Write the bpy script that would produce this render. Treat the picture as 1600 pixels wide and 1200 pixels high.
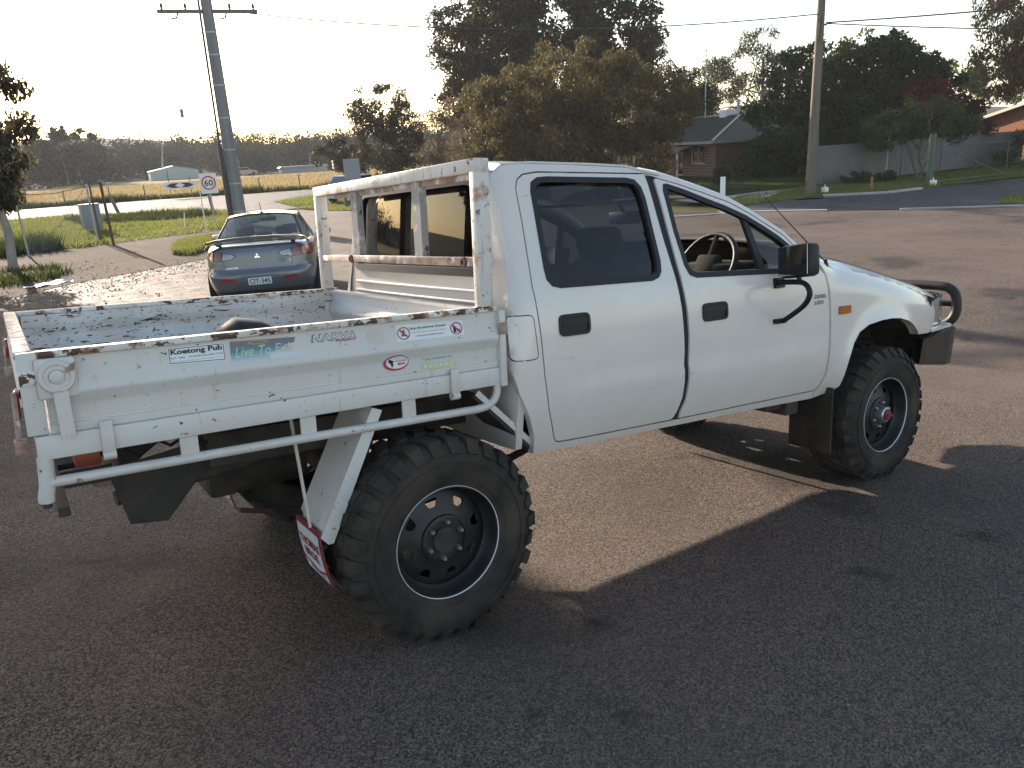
import bpy, bmesh, math, random
import numpy as np
from mathutils import Vector, Matrix, geometry

for o in list(bpy.data.objects):
    bpy.data.objects.remove(o)
S = bpy.context.scene
COL = S.collection
R = math.radians
rnd = random.Random(7)

# ------------------------------------------------------------------ camera
cam_d = bpy.data.cameras.new('camera')
cam = bpy.data.objects.new('camera', cam_d)
COL.objects.link(cam)
CAM = Vector((-1.12449, -3.12347, 1.80674))
RW = Matrix(((0.82642641, 0.2110496, -0.52199374), (-0.5601751, 0.21471406, -0.80006358), (-0.0567737, 0.95360156, 0.2956701)))
m = RW.to_4x4(); m.translation = CAM
cam.matrix_world = m
cam_d.sensor_width = 36.0
cam_d.lens = 27.068
cam_d.clip_start = 0.05
cam_d.clip_end = 4000
S.camera = cam

# ------------------------------------------------------------------ light
SUN_EL, SUN_AZ = 15.0, 91.3          # az measured from +X, counter-clockwise
w = bpy.data.worlds.new('World'); S.world = w; w.use_nodes = True
nt = w.node_tree; nt.nodes.clear()
sky = nt.nodes.new('ShaderNodeTexSky'); sky.sky_type = 'NISHITA'; sky.sun_disc = False
sky.sun_elevation = R(SUN_EL); sky.sun_rotation = R(90 - SUN_AZ)
sky.altitude = 200; sky.air_density = 1.0; sky.dust_density = 1.1; sky.ozone_density = 0.4
bg = nt.nodes.new('ShaderNodeBackground'); bg.inputs['Strength'].default_value = 0.112
out = nt.nodes.new('ShaderNodeOutputWorld')
tint = nt.nodes.new('ShaderNodeMix'); tint.data_type = 'RGBA'; tint.blend_type = 'MULTIPLY'; tint.inputs[0].default_value = 1.0
tint.inputs[7].default_value = (1.03, 1.0, 1.0, 1)      # slight colour balance over the whole sky
nt.links.new(sky.outputs[0], tint.inputs[6]); nt.links.new(tint.outputs[2], bg.inputs[0]); nt.links.new(bg.outputs[0], out.inputs[0])
sun_d = bpy.data.lights.new('sun', 'SUN'); sun_d.energy = 5.0; sun_d.angle = R(0.55); sun_d.color = (1.0, 0.86, 0.72)
sun = bpy.data.objects.new('sun', sun_d); COL.objects.link(sun)
sun.rotation_euler = (Matrix.Rotation(R(SUN_AZ - 90), 3, 'Z') @ Matrix.Rotation(-R(90 - SUN_EL), 3, 'X')).to_euler()
sun.location = (0, 40, 30)
S.view_settings.view_transform = 'Standard'; S.view_settings.look = 'None'
S.view_settings.exposure = 1.66; S.view_settings.gamma = 1.0; S.view_settings.use_curve_mapping = False

# ------------------------------------------------------------------ helpers
def tag(o, label=None, cat=None, group=None, kind=None):
    if label: o['label'] = label
    if cat: o['category'] = cat
    if group: o['group'] = group
    if kind: o['kind'] = kind
    return o

def empty(name, loc=(0, 0, 0), rz=0.0, rot=None):
    o = bpy.data.objects.new(name, None); COL.objects.link(o)
    o.empty_display_size = 0.2
    o.location = loc
    o.rotation_euler = rot if rot else (0, 0, rz)
    return o

def link(name, me, parent=None):
    o = bpy.data.objects.new(name, me); COL.objects.link(o)
    if parent: o.parent = parent
    return o

def copy_tree(o, parent=None):
    c = o.copy(); COL.objects.link(c)
    c.parent = parent if parent else o.parent
    for ch in o.children:
        copy_tree(ch, c)
    return c

def nrm_to(d):
    d = Vector(d).normalized()
    up = Vector((0, 0, 1)) if abs(d.z) < 0.95 else Vector((1, 0, 0))
    a = d.cross(up).normalized(); b = a.cross(d).normalized()
    return d, a, b

class MB:
    """collects shapes, builds ONE mesh object"""
    def __init__(s): s.v = []; s.f = []; s.mi = []; s.cur = 0
    def add(s, vs, fs):
        n = len(s.v); s.v += [tuple(v) for v in vs]
        for f in fs: s.f.append(tuple(i + n for i in f)); s.mi.append(s.cur)
        return s
    def box(s, x0, x1, y0, y1, z0, z1, M=None, bev=0.0):
        if bev > 0:
            bm = bmesh.new(); bmesh.ops.create_cube(bm, size=1)
            for v in bm.verts: v.co = Vector(((x0 + x1) / 2 + v.co.x * (x1 - x0), (y0 + y1) / 2 + v.co.y * (y1 - y0), (z0 + z1) / 2 + v.co.z * (z1 - z0)))
            bmesh.ops.bevel(bm, geom=bm.edges[:], offset=bev, segments=2, profile=0.5, affect='EDGES')
            return s.addbm(bm, M)
        vs = [Vector((x, y, z)) for x in (x0, x1) for y in (y0, y1) for z in (z0, z1)]
        if M: vs = [M @ v for v in vs]
        return s.add(vs, [(0, 1, 3, 2), (4, 6, 7, 5), (0, 4, 5, 1), (2, 3, 7, 6), (0, 2, 6, 4), (1, 5, 7, 3)])
    def addbm(s, bm, M=None):
        bm.verts.index_update()
        vs = [M @ v.co if M else v.co.copy() for v in bm.verts]
        fs = [[v.index for v in f.verts] for f in bm.faces]
        bm.free(); return s.add(vs, fs)
    def tube(s, pts, r, n=8, cap=True, sx=1.0):
        pts = [Vector(p) for p in pts]; k = len(pts)
        rs = r if isinstance(r, (list, tuple)) else [r] * k
        vs = []; fs = []
        d0, a, b = nrm_to(pts[1] - pts[0])
        for i, p in enumerate(pts):
            t = (pts[min(i + 1, k - 1)] - pts[max(i - 1, 0)]).normalized()
            a = (a - t * a.dot(t)).normalized(); b = t.cross(a)
            for j in range(n):
                q = 2 * math.pi * j / n
                vs.append(p + a * (math.cos(q) * rs[i] * sx) + b * (math.sin(q) * rs[i]))
        for i in range(k - 1):
            for j in range(n):
                fs.append((i * n + j, i * n + (j + 1) % n, (i + 1) * n + (j + 1) % n, (i + 1) * n + j))
        if cap:
            fs.append(tuple(range(n))[::-1]); fs.append(tuple((k - 1) * n + j for j in range(n)))
        return s.add(vs, fs)
    def beam(s, p, q, w, h, up=(0, 0, 1)):
        p = Vector(p); q = Vector(q); d = (q - p).normalized(); up = Vector(up)
        a = d.cross(up).normalized(); b = a.cross(d).normalized()
        vs = [e + a * (i * w / 2) + b * (j * h / 2) for e in (p, q) for i in (-1, 1) for j in (-1, 1)]
        return s.add(vs, [(0, 1, 3, 2), (4, 6, 7, 5), (0, 4, 5, 1), (2, 3, 7, 6), (0, 2, 6, 4), (1, 5, 7, 3)])
    def lathe(s, prof, M=None, n=48, close=False):
        """prof: list of (radius, axial); axis = local Y"""
        vs = []; fs = []
        for (r, a) in prof:
            for j in range(n):
                q = 2 * math.pi * j / n
                v = Vector((r * math.cos(q), a, r * math.sin(q)))
                vs.append(M @ v if M else v)
        for i in range(len(prof) - 1):
            for j in range(n):
                fs.append((i * n + j, i * n + (j + 1) % n, (i + 1) * n + (j + 1) % n, (i + 1) * n + j))
        if close:
            fs.append(tuple(range(n))); fs.append(tuple((len(prof) - 1) * n + j for j in range(n))[::-1])
        return s.add(vs, fs)
    def prism(s, poly, y0, y1, ax='y', M=None):
        """poly in (a,b); extruded along the third axis"""
        def P(a, b, c):
            v = Vector((a, c, b)) if ax == 'y' else (Vector((c, a, b)) if ax == 'x' else Vector((a, b, c)))
            return M @ v if M else v
        n = len(poly)
        vs = [P(a, b, y0) for a, b in poly] + [P(a, b, y1) for a, b in poly]
        fs = [tuple(range(n))[::-1], tuple(range(n, 2 * n))]
        fs += [(i, (i + 1) % n, n + (i + 1) % n, n + i) for i in range(n)]
        return s.add(vs, fs)
    def grid(s, fn, nu, nv, closeu=False):
        vs = [fn(i / nu, j / nv) for i in range(nu + 1) for j in range(nv + 1)]
        fs = [(i * (nv + 1) + j, (i + 1) * (nv + 1) + j, (i + 1) * (nv + 1) + j + 1, i * (nv + 1) + j + 1) for i in range(nu) for j in range(nv)]
        return s.add(vs, fs)
    def build(s, name, mats, parent=None, smooth=32, weld=0.0, solid=0.0):
        me = bpy.data.meshes.new(name)
        me.from_pydata([tuple(v) for v in s.v], [], s.f)
        if not isinstance(mats, (list, tuple)): mats = [mats]
        for mt in mats: me.materials.append(mt)
        me.polygons.foreach_set('material_index', s.mi)
        bm = bmesh.new(); bm.from_mesh(me)
        if weld: bmesh.ops.remove_doubles(bm, verts=bm.verts[:], dist=weld)
        bmesh.ops.recalc_face_normals(bm, faces=bm.faces[:])
        if smooth:
            lim = R(smooth)
            for f in bm.faces: f.smooth = True
            for e in bm.edges:
                e.smooth = len(e.link_faces) == 2 and e.calc_face_angle(0.0) < lim
        bm.to_mesh(me); bm.free()
        return link(name, me, parent)

def inside(poly, x, y):
    c = False; n = len(poly); j = n - 1
    for i in range(n):
        xi, yi = poly[i]; xj, yj = poly[j]
        if (yi > y) != (yj > y) and x < (xj - xi) * (y - yi) / (yj - yi) + xi: c = not c
        j = i
    return c

def dens(poly, sp):
    o = []
    for i, a in enumerate(poly):
        b = poly[(i + 1) % len(poly)]
        d = math.hypot(b[0] - a[0], b[1] - a[1]); k = max(1, int(math.ceil(d / sp)))
        for t in range(k): o.append((a[0] + (b[0] - a[0]) * t / k, a[1] + (b[1] - a[1]) * t / k))
    return o

def rounded(poly, r, seg=5):
    o = []; n = len(poly)
    for i in range(n):
        p = Vector(poly[i]); a = Vector(poly[i - 1]) - p; b = Vector(poly[(i + 1) % n]) - p
        rr = r[i] if isinstance(r, (list, tuple)) else r
        k = min(rr, a.length * .45, b.length * .45)
        if k <= 1e-5: o.append(tuple(p)); continue
        s0 = p + a.normalized() * k; s1 = p + b.normalized() * k
        for t in range(seg + 1):
            t /= seg
            q = s0 * (1 - t) ** 2 + p * (2 * t * (1 - t)) + s1 * t * t
            o.append((q.x, q.y))
    return o

def rrect(x0, x1, y0, y1, r, seg=4): return rounded([(x0, y0), (x1, y0), (x1, y1), (x0, y1)], r, seg)

def inset(poly, d):
    n = len(poly); o = []
    area = sum(poly[i][0] * poly[(i + 1) % n][1] - poly[(i + 1) % n][0] * poly[i][1] for i in range(n))
    s = 1 if area > 0 else -1
    for i in range(n):
        p = Vector(poly[i]); a = (p - Vector(poly[i - 1])); b = (Vector(poly[(i + 1) % n]) - p)
        if a.length < 1e-9 or b.length < 1e-9: o.append(tuple(p)); continue
        na = Vector((-a.y, a.x)).normalized() * s; nb = Vector((-b.y, b.x)).normalized() * s
        nn = na + nb
        if nn.length < 1e-6: nn = na
        nn.normalize(); k = max(0.5, nn.dot(na))
        q = p + nn * (d / k); o.append((q.x, q.y))
    return o

def panel(mb, outline, holes, fmap, sp=0.05, thick=0.0, back=False, edge_sp=None):
    es = edge_sp or sp
    outline = dens(outline, es); holes = [dens(h, es) for h in holes]
    vs = []; ed = []
    for lp in [outline] + holes:
        n0 = len(vs); vs += [Vector(p) for p in lp]
        ed += [(n0 + i, n0 + (i + 1) % len(lp)) for i in range(len(lp))]
    xs = [p[0] for p in outline]; ys = [p[1] for p in outline]
    bnd = np.array([tuple(v) for v in vs])
    x = min(xs) + sp * .5
    while x < max(xs):
        y = min(ys) + sp * .5
        while y < max(ys):
            if inside(outline, x, y) and not any(inside(h, x, y) for h in holes):
                if np.min(np.abs(bnd[:, 0] - x) + np.abs(bnd[:, 1] - y)) > sp * .45: vs.append(Vector((x, y)))
            y += sp
        x += sp
    V, _, F, *_ = geometry.delaunay_2d_cdt(vs, ed, [], 0, 1e-6)
    tri = []
    for f in F:
        cx = sum(V[i].x for i in f) / len(f); cy = sum(V[i].y for i in f) / len(f)
        if inside(outline, cx, cy) and not any(inside(h, cx, cy) for h in holes): tri.append(tuple(f))
    P0 = [fmap(v.x, v.y, 0.0) for v in V]
    fs = list(tri); pts = list(P0)
    if thick:
        cnt = {}
        for f in tri:
            for i in range(len(f)):
                a, b = f[i], f[(i + 1) % len(f)]
                k = (min(a, b), max(a, b)); cnt.setdefault(k, []).append((a, b))
        n = len(pts); pts += [fmap(v.x, v.y, thick) for v in V]
        for k, l in cnt.items():
            if len(l) == 1: a, b = l[0]; fs.append((b, a, a + n, b + n))
        if back: fs += [tuple(i + n for i in f)[::-1] for f in tri]
    mb.add(pts, fs)
    if thick and not back:      # drop unused back verts is not needed
        pass
    return mb

def text(name, s, fmap, x0, x1, z0, z1, mat, parent=None, bold=0.0, shear=0.0, spacing=1.0):
    """flat lettering fitted to the rectangle x0..x1, z0..z1 of the surface fmap"""
    cu = bpy.data.curves.new('lettering', 'FONT'); cu.body = s; cu.size = 1.0; cu.offset = bold; cu.shear = shear
    cu.resolution_u = 3; cu.space_character = spacing
    ob = bpy.data.objects.new('lettering_tmp', cu)
    me = bpy.data.meshes.new_from_object(ob)
    bpy.data.objects.remove(ob); bpy.data.curves.remove(cu)
    me.name = name
    co = np.array([v.co[:] for v in me.vertices]); mn = co.min(0); mx = co.max(0)
    for v in me.vertices:
        a = x0 + (v.co.x - mn[0]) / (mx[0] - mn[0]) * (x1 - x0)
        b = z0 + (v.co.y - mn[1]) / (mx[1] - mn[1]) * (z1 - z0)
        v.co = fmap(a, b, 0.0)
    me.materials.append(mat)
    return link(name, me, parent)

def interp(tab, x):
    if x <= tab[0][0]: return tab[0][1]
    for i in range(len(tab) - 1):
        x0, y0 = tab[i]; x1, y1 = tab[i + 1]
        if x <= x1:
            t = (x - x0) / (x1 - x0)
            ym = tab[i - 1] if i > 0 else (2 * x0 - x1, 2 * y0 - y1)
            yp = tab[i + 2] if i + 2 < len(tab) else (2 * x1 - x0, 2 * y1 - y0)
            m0 = (y1 - ym[1]) / (x1 - ym[0]) * (x1 - x0); m1 = (yp[1] - y0) / (yp[0] - x0) * (x1 - x0)
            t2 = t * t; t3 = t2 * t
            return (2 * t3 - 3 * t2 + 1) * y0 + (t3 - 2 * t2 + t) * m0 + (-2 * t3 + 3 * t2) * y1 + (t3 - t2) * m1
    return tab[-1][1]

def ss(a, b, x):
    t = min(1, max(0, (x - a) / (b - a))); return t * t * (3 - 2 * t)

def cr(pts, k=5):
    """smooth path through the points"""
    P = [Vector(p) for p in pts]; P = [P[0] * 2 - P[1]] + P + [P[-1] * 2 - P[-2]]; o = []
    for i in range(1, len(P) - 2):
        for j in range(k):
            t = j / k; a, b, c, d = P[i - 1], P[i], P[i + 1], P[i + 2]
            o.append(.5 * ((2 * b) + (c - a) * t + (2 * a - 5 * b + 4 * c - d) * t * t + (3 * b - a - 3 * c + d) * t ** 3))
    return o + [P[-2]]

# ------------------------------------------------------------------ materials
def N(nt, t, **kw):
    n = nt.nodes.new(t)
    for k, v in kw.items(): setattr(n, k, v)
    return n

def mat(name, col, rough=0.5, metal=0.0, var=None, bump=None, chips=(), coat=0.0, spec=0.5, grime=None):
    """var=(scale, amount, stretch); bump=(scale, strength, dist); chips=[(colour, scale, threshold, width, stretch xyz)]"""
    m = bpy.data.materials.new(name); m.use_nodes = True
    nt = m.node_tree; b = nt.nodes['Principled BSDF']; L = nt.links.new
    b.inputs['Roughness'].default_value = rough; b.inputs['Metallic'].default_value = metal
    b.inputs['Coat Weight'].default_value = coat; b.inputs['Coat Roughness'].default_value = 0.08
    b.inputs['Specular IOR Level'].default_value = spec
    tc = N(nt, 'ShaderNodeTexCoord')
    def noise(scale, st=(1, 1, 1), det=5, rough=.6):
        mp = N(nt, 'ShaderNodeMapping'); mp.inputs['Scale'].default_value = st
        L(tc.outputs['Object'], mp.inputs[0])
        n = N(nt, 'ShaderNodeTexNoise'); n.inputs['Scale'].default_value = scale; n.inputs['Detail'].default_value = det
        n.inputs['Roughness'].default_value = rough
        L(mp.outputs[0], n.inputs[0]); return n.outputs[0]
    def mix(fac, a, c):
        x = N(nt, 'ShaderNodeMix', data_type='RGBA')
        if isinstance(fac, float): x.inputs[0].default_value = fac
        else: L(fac, x.inputs[0])
        for i, q in ((6, a), (7, c)):
            if isinstance(q, tuple): x.inputs[i].default_value = (*q, 1)
            else: L(q, x.inputs[i])
        return x.outputs[2]
    c = tuple(col)
    if var:
        sc, am = var[0], var[1]; st = var[2] if len(var) > 2 else (1, 1, 1)
        c2 = var[3] if len(var) > 3 else tuple(q * (1 - am) for q in col)
        mr = N(nt, 'ShaderNodeMapRange'); mr.inputs[1].default_value = .35; mr.inputs[2].default_value = .68
        L(noise(sc, st), mr.inputs[0]); c = mix(mr.outputs[0], c, c2)
    for ch in chips:
        cc, sc, th, wd, st = ch
        mr = N(nt, 'ShaderNodeMapRange'); mr.inputs[1].default_value = th; mr.inputs[2].default_value = th + wd
        L(noise(sc, st, 6, .62), mr.inputs[0]); c = mix(mr.outputs[0], c, cc)
    if grime:      # road dust settled low on the body: (colour, z where it starts, z where it is thickest, amount)
        sx = N(nt, 'ShaderNodeSeparateXYZ'); L(tc.outputs['Object'], sx.inputs[0])
        mr = N(nt, 'ShaderNodeMapRange'); mr.inputs[1].default_value = grime[1]; mr.inputs[2].default_value = grime[2]; mr.inputs[4].default_value = grime[3]
        mu = N(nt, 'ShaderNodeMath', operation='MULTIPLY_ADD'); L(noise(7., (1, 1, 1.6), 6, .7), mu.inputs[0]); mu.inputs[1].default_value = .22; L(sx.outputs['Z'], mu.inputs[2])
        L(mu.outputs[0], mr.inputs[0]); c = mix(mr.outputs[0], c, grime[0])
    if isinstance(c, tuple): b.inputs['Base Color'].default_value = (*c, 1)
    else: L(c, b.inputs['Base Color'])
    if bump:
        bp = N(nt, 'ShaderNodeBump'); bp.inputs['Strength'].default_value = bump[1]; bp.inputs['Distance'].default_value = bump[2]
        L(noise(bump[0]), bp.inputs['Height']); L(bp.outputs[0], b.inputs['Normal'])
    return m

def glass(name, tint, rough=0.0, refl=1.0):
    m = bpy.data.materials.new(name); m.use_nodes = True
    nt = m.node_tree; nt.nodes.remove(nt.nodes['Principled BSDF']); L = nt.links.new
    o = nt.nodes['Material Output']
    t = N(nt, 'ShaderNodeBsdfTransparent'); t.inputs[0].default_value = (*tint, 1)
    g = N(nt, 'ShaderNodeBsdfGlossy'); g.inputs['Roughness'].default_value = rough; g.inputs[0].default_value = (refl, refl, refl, 1)
    f = N(nt, 'ShaderNodeFresnel'); ge = N(nt, 'ShaderNodeNewGeometry')
    k = N(nt, 'ShaderNodeMapRange'); k.inputs[3].default_value = 1.45; k.inputs[4].default_value = 1 / 1.45
    L(ge.outputs['Backfacing'], k.inputs[0]); L(k.outputs[0], f.inputs[0])
    x = N(nt, 'ShaderNodeMixShader'); L(f.outputs[0], x.inputs[0]); L(t.outputs[0], x.inputs[1]); L(g.outputs[0], x.inputs[2])
    L(x.outputs[0], o.inputs[0]); return m

def leaf_mat(name, cols, trans=0.35, spec=.12):
    m = bpy.data.materials.new(name); m.use_nodes = True
    nt = m.node_tree; nt.nodes.remove(nt.nodes['Principled BSDF']); L = nt.links.new
    o = nt.nodes['Material Output']
    g = N(nt, 'ShaderNodeNewGeometry'); cr = N(nt, 'ShaderNodeValToRGB')
    L(g.outputs['Random Per Island'], cr.inputs[0])
    e = cr.color_ramp.elements
    e[0].color = (*cols[0], 1); e[1].color = (*cols[-1], 1)
    for i, c in enumerate(cols[1:-1]):
        k = e.new((i + 1) / (len(cols) - 1)); k.color = (*c, 1)
    d = N(nt, 'ShaderNodeBsdfPrincipled'); d.inputs['Roughness'].default_value = .65; d.inputs['Specular IOR Level'].default_value = spec
    t = N(nt, 'ShaderNodeBsdfTranslucent'); x = N(nt, 'ShaderNodeMixShader'); x.inputs[0].default_value = trans
    L(cr.outputs[0], d.inputs['Base Color']); L(cr.outputs[0], t.inputs[0])
    L(d.outputs[0], x.inputs[1]); L(t.outputs[0], x.inputs[2]); L(x.outputs[0], o.inputs[0])
    return m

def asphalt_mat(name, dark, light, warm, chip=110.0, big=(.9, .35)):
    m = bpy.data.materials.new(name); m.use_nodes = True
    nt = m.node_tree; b = nt.nodes['Principled BSDF']; L = nt.links.new
    tc = N(nt, 'ShaderNodeTexCoord')
    def vor(sc, feat='F1'):
        v = N(nt, 'ShaderNodeTexVoronoi'); v.feature = feat; v.inputs['Scale'].default_value = sc
        L(tc.outputs['Object'], v.inputs['Vector']); return v
    def noi(sc, det=4):
        n = N(nt, 'ShaderNodeTexNoise'); n.inputs['Scale'].default_value = sc; n.inputs['Detail'].default_value = det
        L(tc.outputs['Object'], n.inputs['Vector']); return n.outputs[0]
    def mr(s, a, c, x=0., y=1.):
        k = N(nt, 'ShaderNodeMapRange'); k.inputs[1].default_value = a; k.inputs[2].default_value = c
        k.inputs[3].default_value = x; k.inputs[4].default_value = y; L(s, k.inputs[0]); return k.outputs[0]
    def mix(f, a, c, bt='MIX'):
        x = N(nt, 'ShaderNodeMix', data_type='RGBA', blend_type=bt)
        if isinstance(f, float): x.inputs[0].default_value = f
        else: L(f, x.inputs[0])
        for i, q in ((6, a), (7, c)):
            if isinstance(q, tuple): x.inputs[i].default_value = (*q, 1)
            else: L(q, x.inputs[i])
        return x.outputs[2]
    v = vor(chip); v2 = vor(chip * .37)
    sep = N(nt, 'ShaderNodeSeparateColor'); L(v.outputs['Color'], sep.inputs[0])
    c = mix(mr(sep.outputs[0], .25, .95), tuple(q * .75 for q in dark), light)
    sep2 = N(nt, 'ShaderNodeSeparateColor'); L(v.outputs['Color'], sep2.inputs[0])
    c = mix(mr(sep2.outputs[1], .80, .97), c, warm)
    c = mix(mr(noi(big[0]), .42, .70, 0., big[1]), c, tuple(q * .55 for q in dark))
    c = mix(mr(noi(.23), .45, .75, 0., .35), c, warm)
    L(c, b.inputs['Base Color'])
    c = mix(mr(noi(.55, 5), .60, .68, 0., .55), c, tuple(q * .3 for q in dark))
    c = mix(mr(noi(2.3, 6), .66, .72, 0., .5), c, tuple(q * .35 for q in dark))
    L(c, b.inputs['Base Color'])
    L(mr(noi(3.0), .3, .7, .65, .85), b.inputs['Roughness'])
    b.inputs['Specular IOR Level'].default_value = .10
    h = N(nt, 'ShaderNodeMath', operation='ADD'); L(mr(v.outputs['Distance'], 0., .75, 1., 0.), h.inputs[0])
    h2 = N(nt, 'ShaderNodeMath', operation='MULTIPLY'); L(noi(38, 3), h2.inputs[0]); h2.inputs[1].default_value = .7
    L(h2.outputs[0], h.inputs[1])
    bp = N(nt, 'ShaderNodeBump'); bp.inputs['Strength'].default_value = 1.0; bp.inputs['Distance'].default_value = .010
    L(h.outputs[0], bp.inputs['Height']); L(bp.outputs[0], b.inputs['Normal'])
    return m

def ground_mat(name, cols, scale, bump=.03, bscale=18.):
    m = bpy.data.materials.new(name); m.use_nodes = True
    nt = m.node_tree; b = nt.nodes['Principled BSDF']; L = nt.links.new
    tc = N(nt, 'ShaderNodeTexCoord')
    def noi(sc, det=6):
        n = N(nt, 'ShaderNodeTexNoise'); n.inputs['Scale'].default_value = sc; n.inputs['Detail'].default_value = det
        n.inputs['Roughness'].default_value = .65
        L(tc.outputs['Object'], n.inputs['Vector']); return n.outputs[0]
    cr = N(nt, 'ShaderNodeValToRGB'); e = cr.color_ramp.elements
    e[0].position = .32; e[1].position = .70
    e[0].color = (*cols[0], 1); e[1].color = (*cols[-1], 1)
    for i, c in enumerate(cols[1:-1]):
        k = e.new(.32 + .38 * (i + 1) / (len(cols) - 1)); k.color = (*c, 1)
    ad = N(nt, 'ShaderNodeMath', operation='ADD'); mu = N(nt, 'ShaderNodeMath', operation='MULTIPLY'); mu.inputs[1].default_value = .5
    L(noi(scale), ad.inputs[0]); L(noi(scale * 9), ad.inputs[1]); L(ad.outputs[0], mu.inputs[0]); L(mu.outputs[0], cr.inputs[0])
    L(cr.outputs[0], b.inputs['Base Color']); b.inputs['Roughness'].default_value = .95; b.inputs['Specular IOR Level'].default_value = .03
    bp = N(nt, 'ShaderNodeBump'); bp.inputs['Strength'].default_value = .8; bp.inputs['Distance'].default_value = bump
    L(noi(bscale), bp.inputs['Height']); L(bp.outputs[0], b.inputs['Normal'])
    return m

RUST = (.075, .032, .018); RUST2 = (.26, .12, .055)
MT = {}
MT['paint'] = mat('white_car_paint', (.68, .62, .56), .27, coat=.55, var=(3.0, .05, (1, 1, 1), (.64, .585, .535)), bump=(2.6, .2, .012), chips=[((.50, .46, .41), 9., .66, .06, (.5, 1, 2.5))], grime=((.42, .33, .25), .95, .64, .5))
MT['paint_dusty'] = mat('dusty_white_paint', (.66, .62, .55), .6, var=(6.0, .3, (1, 1, 1), (.50, .42, .33)))
MT['tray'] = mat('chalky_white_tray_paint', (.60, .555, .51), .5, var=(5., .1, (1, 1, 1), (.62, .60, .55)), bump=(3, .1, .01),
                 chips=[((.50, .42, .34), 34., .63, .10, (1, 1, .10)), (RUST2, 26., .655, .05, (1, 1, 1)), (RUST, 34., .67, .015, (1, 1, 1.4))])
MT['tray_rail'] = mat('chipped_white_rail_paint', (.70, .68, .63), .5, var=(8., .1, (1, 1, 1), (.56, .50, .42)),
                      chips=[(RUST2, 24., .53, .08, (1, 1, 1)), (RUST, 30., .555, .02, (.7, 1, 1))])
MT['tray_worn'] = mat('scratched_white_tray_paint', (.66, .65, .61), .5, var=(4., .15, (1, 1, 1), (.52, .49, .43)),
                      chips=[(RUST2, 22., .62, .06, (1, 1, 2.2)), (RUST, 30., .61, .015, (.4, 1, 2.0)), (RUST, 60., .61, .01, (.8, 1, 1))])
MT['board'] = mat('white_headboard_paint', (.68, .66, .62), .55, var=(4., .1, (1, 1, 1), (.60, .52, .45)),
                  chips=[((.46, .33, .23), 26., .57, .10, (1, 1, .10)), ((.42, .24, .15), 7., .58, .07, (1, 1, 1)), (RUST2, 18., .62, .04, (1, 1, 1)), (RUST, 30., .64, .015, (1, 1, 1))])
MT['rustbar'] = mat('rusty_steel_bar', (.45, .36, .30), .7, var=(14., .5, (1, 1, 1), (.22, .10, .06)), chips=[((.62, .58, .54), 9., .56, .04, (1, 1, 1))])
MT['tubewhite'] = mat('white_tube_paint', (.60, .565, .525), .45, var=(9., .1, (1, 1, 1), (.52, .47, .41)), chips=[(RUST2, 20., .655, .05, (1, 1, 1)), (RUST, 30., .66, .015, (1, 1, 1))])
MT['black'] = mat('black_plastic', (.010, .010, .011), .5, spec=.35)
MT['gap'] = mat('black_rubber_seal', (.012, .012, .014), .7)
MT['rubber'] = mat('tyre_rubber', (.019, .017, .015), .92, var=(6., .4, (1, 1, 1), (.062, .048, .036)), spec=.3, bump=(40, .15, .004))
MT['rim'] = mat('black_steel_rim', (.006, .006, .0065), .5, var=(10., .3, (1, 1, 1), (.020, .018, .016)))
MT['steel'] = mat('bare_steel', (.45, .45, .45), .4, metal=.9)
MT['under'] = mat('dirty_chassis_black', (.018, .016, .014), .8, var=(7., .5, (1, 1, 1), (.06, .045, .035)))
MT['bar'] = mat('black_powder_coat', (.016, .014, .012), .55, var=(8., .3, (1, 1, 1), (.040, .031, .024)), spec=.35)
MT['redbrown'] = mat('red_oxide_steel', (.14, .05, .035), .7, var=(9., .5))
MT['stripe'] = mat('white_pinstripe', (.8, .8, .8), .5)
MT['redhub'] = mat('red_hub_cap', (.15, .025, .025), .45)
MT['amber'] = mat('amber_lens', (.42, .10, .02), .2, coat=.6)
MT['redlens'] = mat('red_lens', (.35, .015, .015), .18, coat=.7)
MT['clearlens'] = mat('headlight_lens', (.42, .44, .46), .12, metal=.5, coat=.8)
MT['mirror'] = mat('mirror_glass', (.55, .57, .56), .06, metal=1.0, var=(6., .25))
MT['chrome'] = mat('chrome', (.75, .75, .76), .12, metal=1.0)
MT['seat'] = mat('charcoal_seat_cloth', (.03, .033, .04), .9)
MT['dash'] = mat('grey_dash_plastic', (.022, .020, .018), .9, spec=.2)
MT['lining'] = mat('grey_roof_lining', (.22, .20, .18), .9)
MT['glass_clear'] = glass('clear_window_glass', (.86, .89, .87))
MT['glass_tint'] = glass('tinted_window_glass', (.10, .115, .125))
MT['glass_rear'] = glass('smoked_rear_glass', (.13, .115, .10))
def flat(n, c, r=.5): 
    if n not in MT: MT[n] = mat(n, c, r)
    return MT[n]
# ------------------------------------------------------------------ ground
NV = Vector((0.07389, 0.07244, 0.99463))       # the ground tilts under the parked truck, then levels out
GZ = -0.65
def sm(a, b, k): return k * math.log(math.exp((a - b) / k) + 1) + b if abs(a - b) < 20 * k else max(a, b)
def gh(x, y):
    p = -(NV.x * x + NV.y * y) / NV.z
    z = sm(p, GZ, .04) + .22 * math.exp(-((x - 1.7) ** 2 + (y - 7.8) ** 2) / 15.7)
    return -sm(-z, -.5, .05)

def gpatch(name, outline, mat_, lift, sp, kind='structure', parent=None):
    mb = MB(); panel(mb, outline, [], lambda a, b, d: (a, b, gh(a, b) + lift), sp, 0)
    o = mb.build(name, mat_, parent, smooth=60)
    if kind: o['kind'] = kind
    return o

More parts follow.
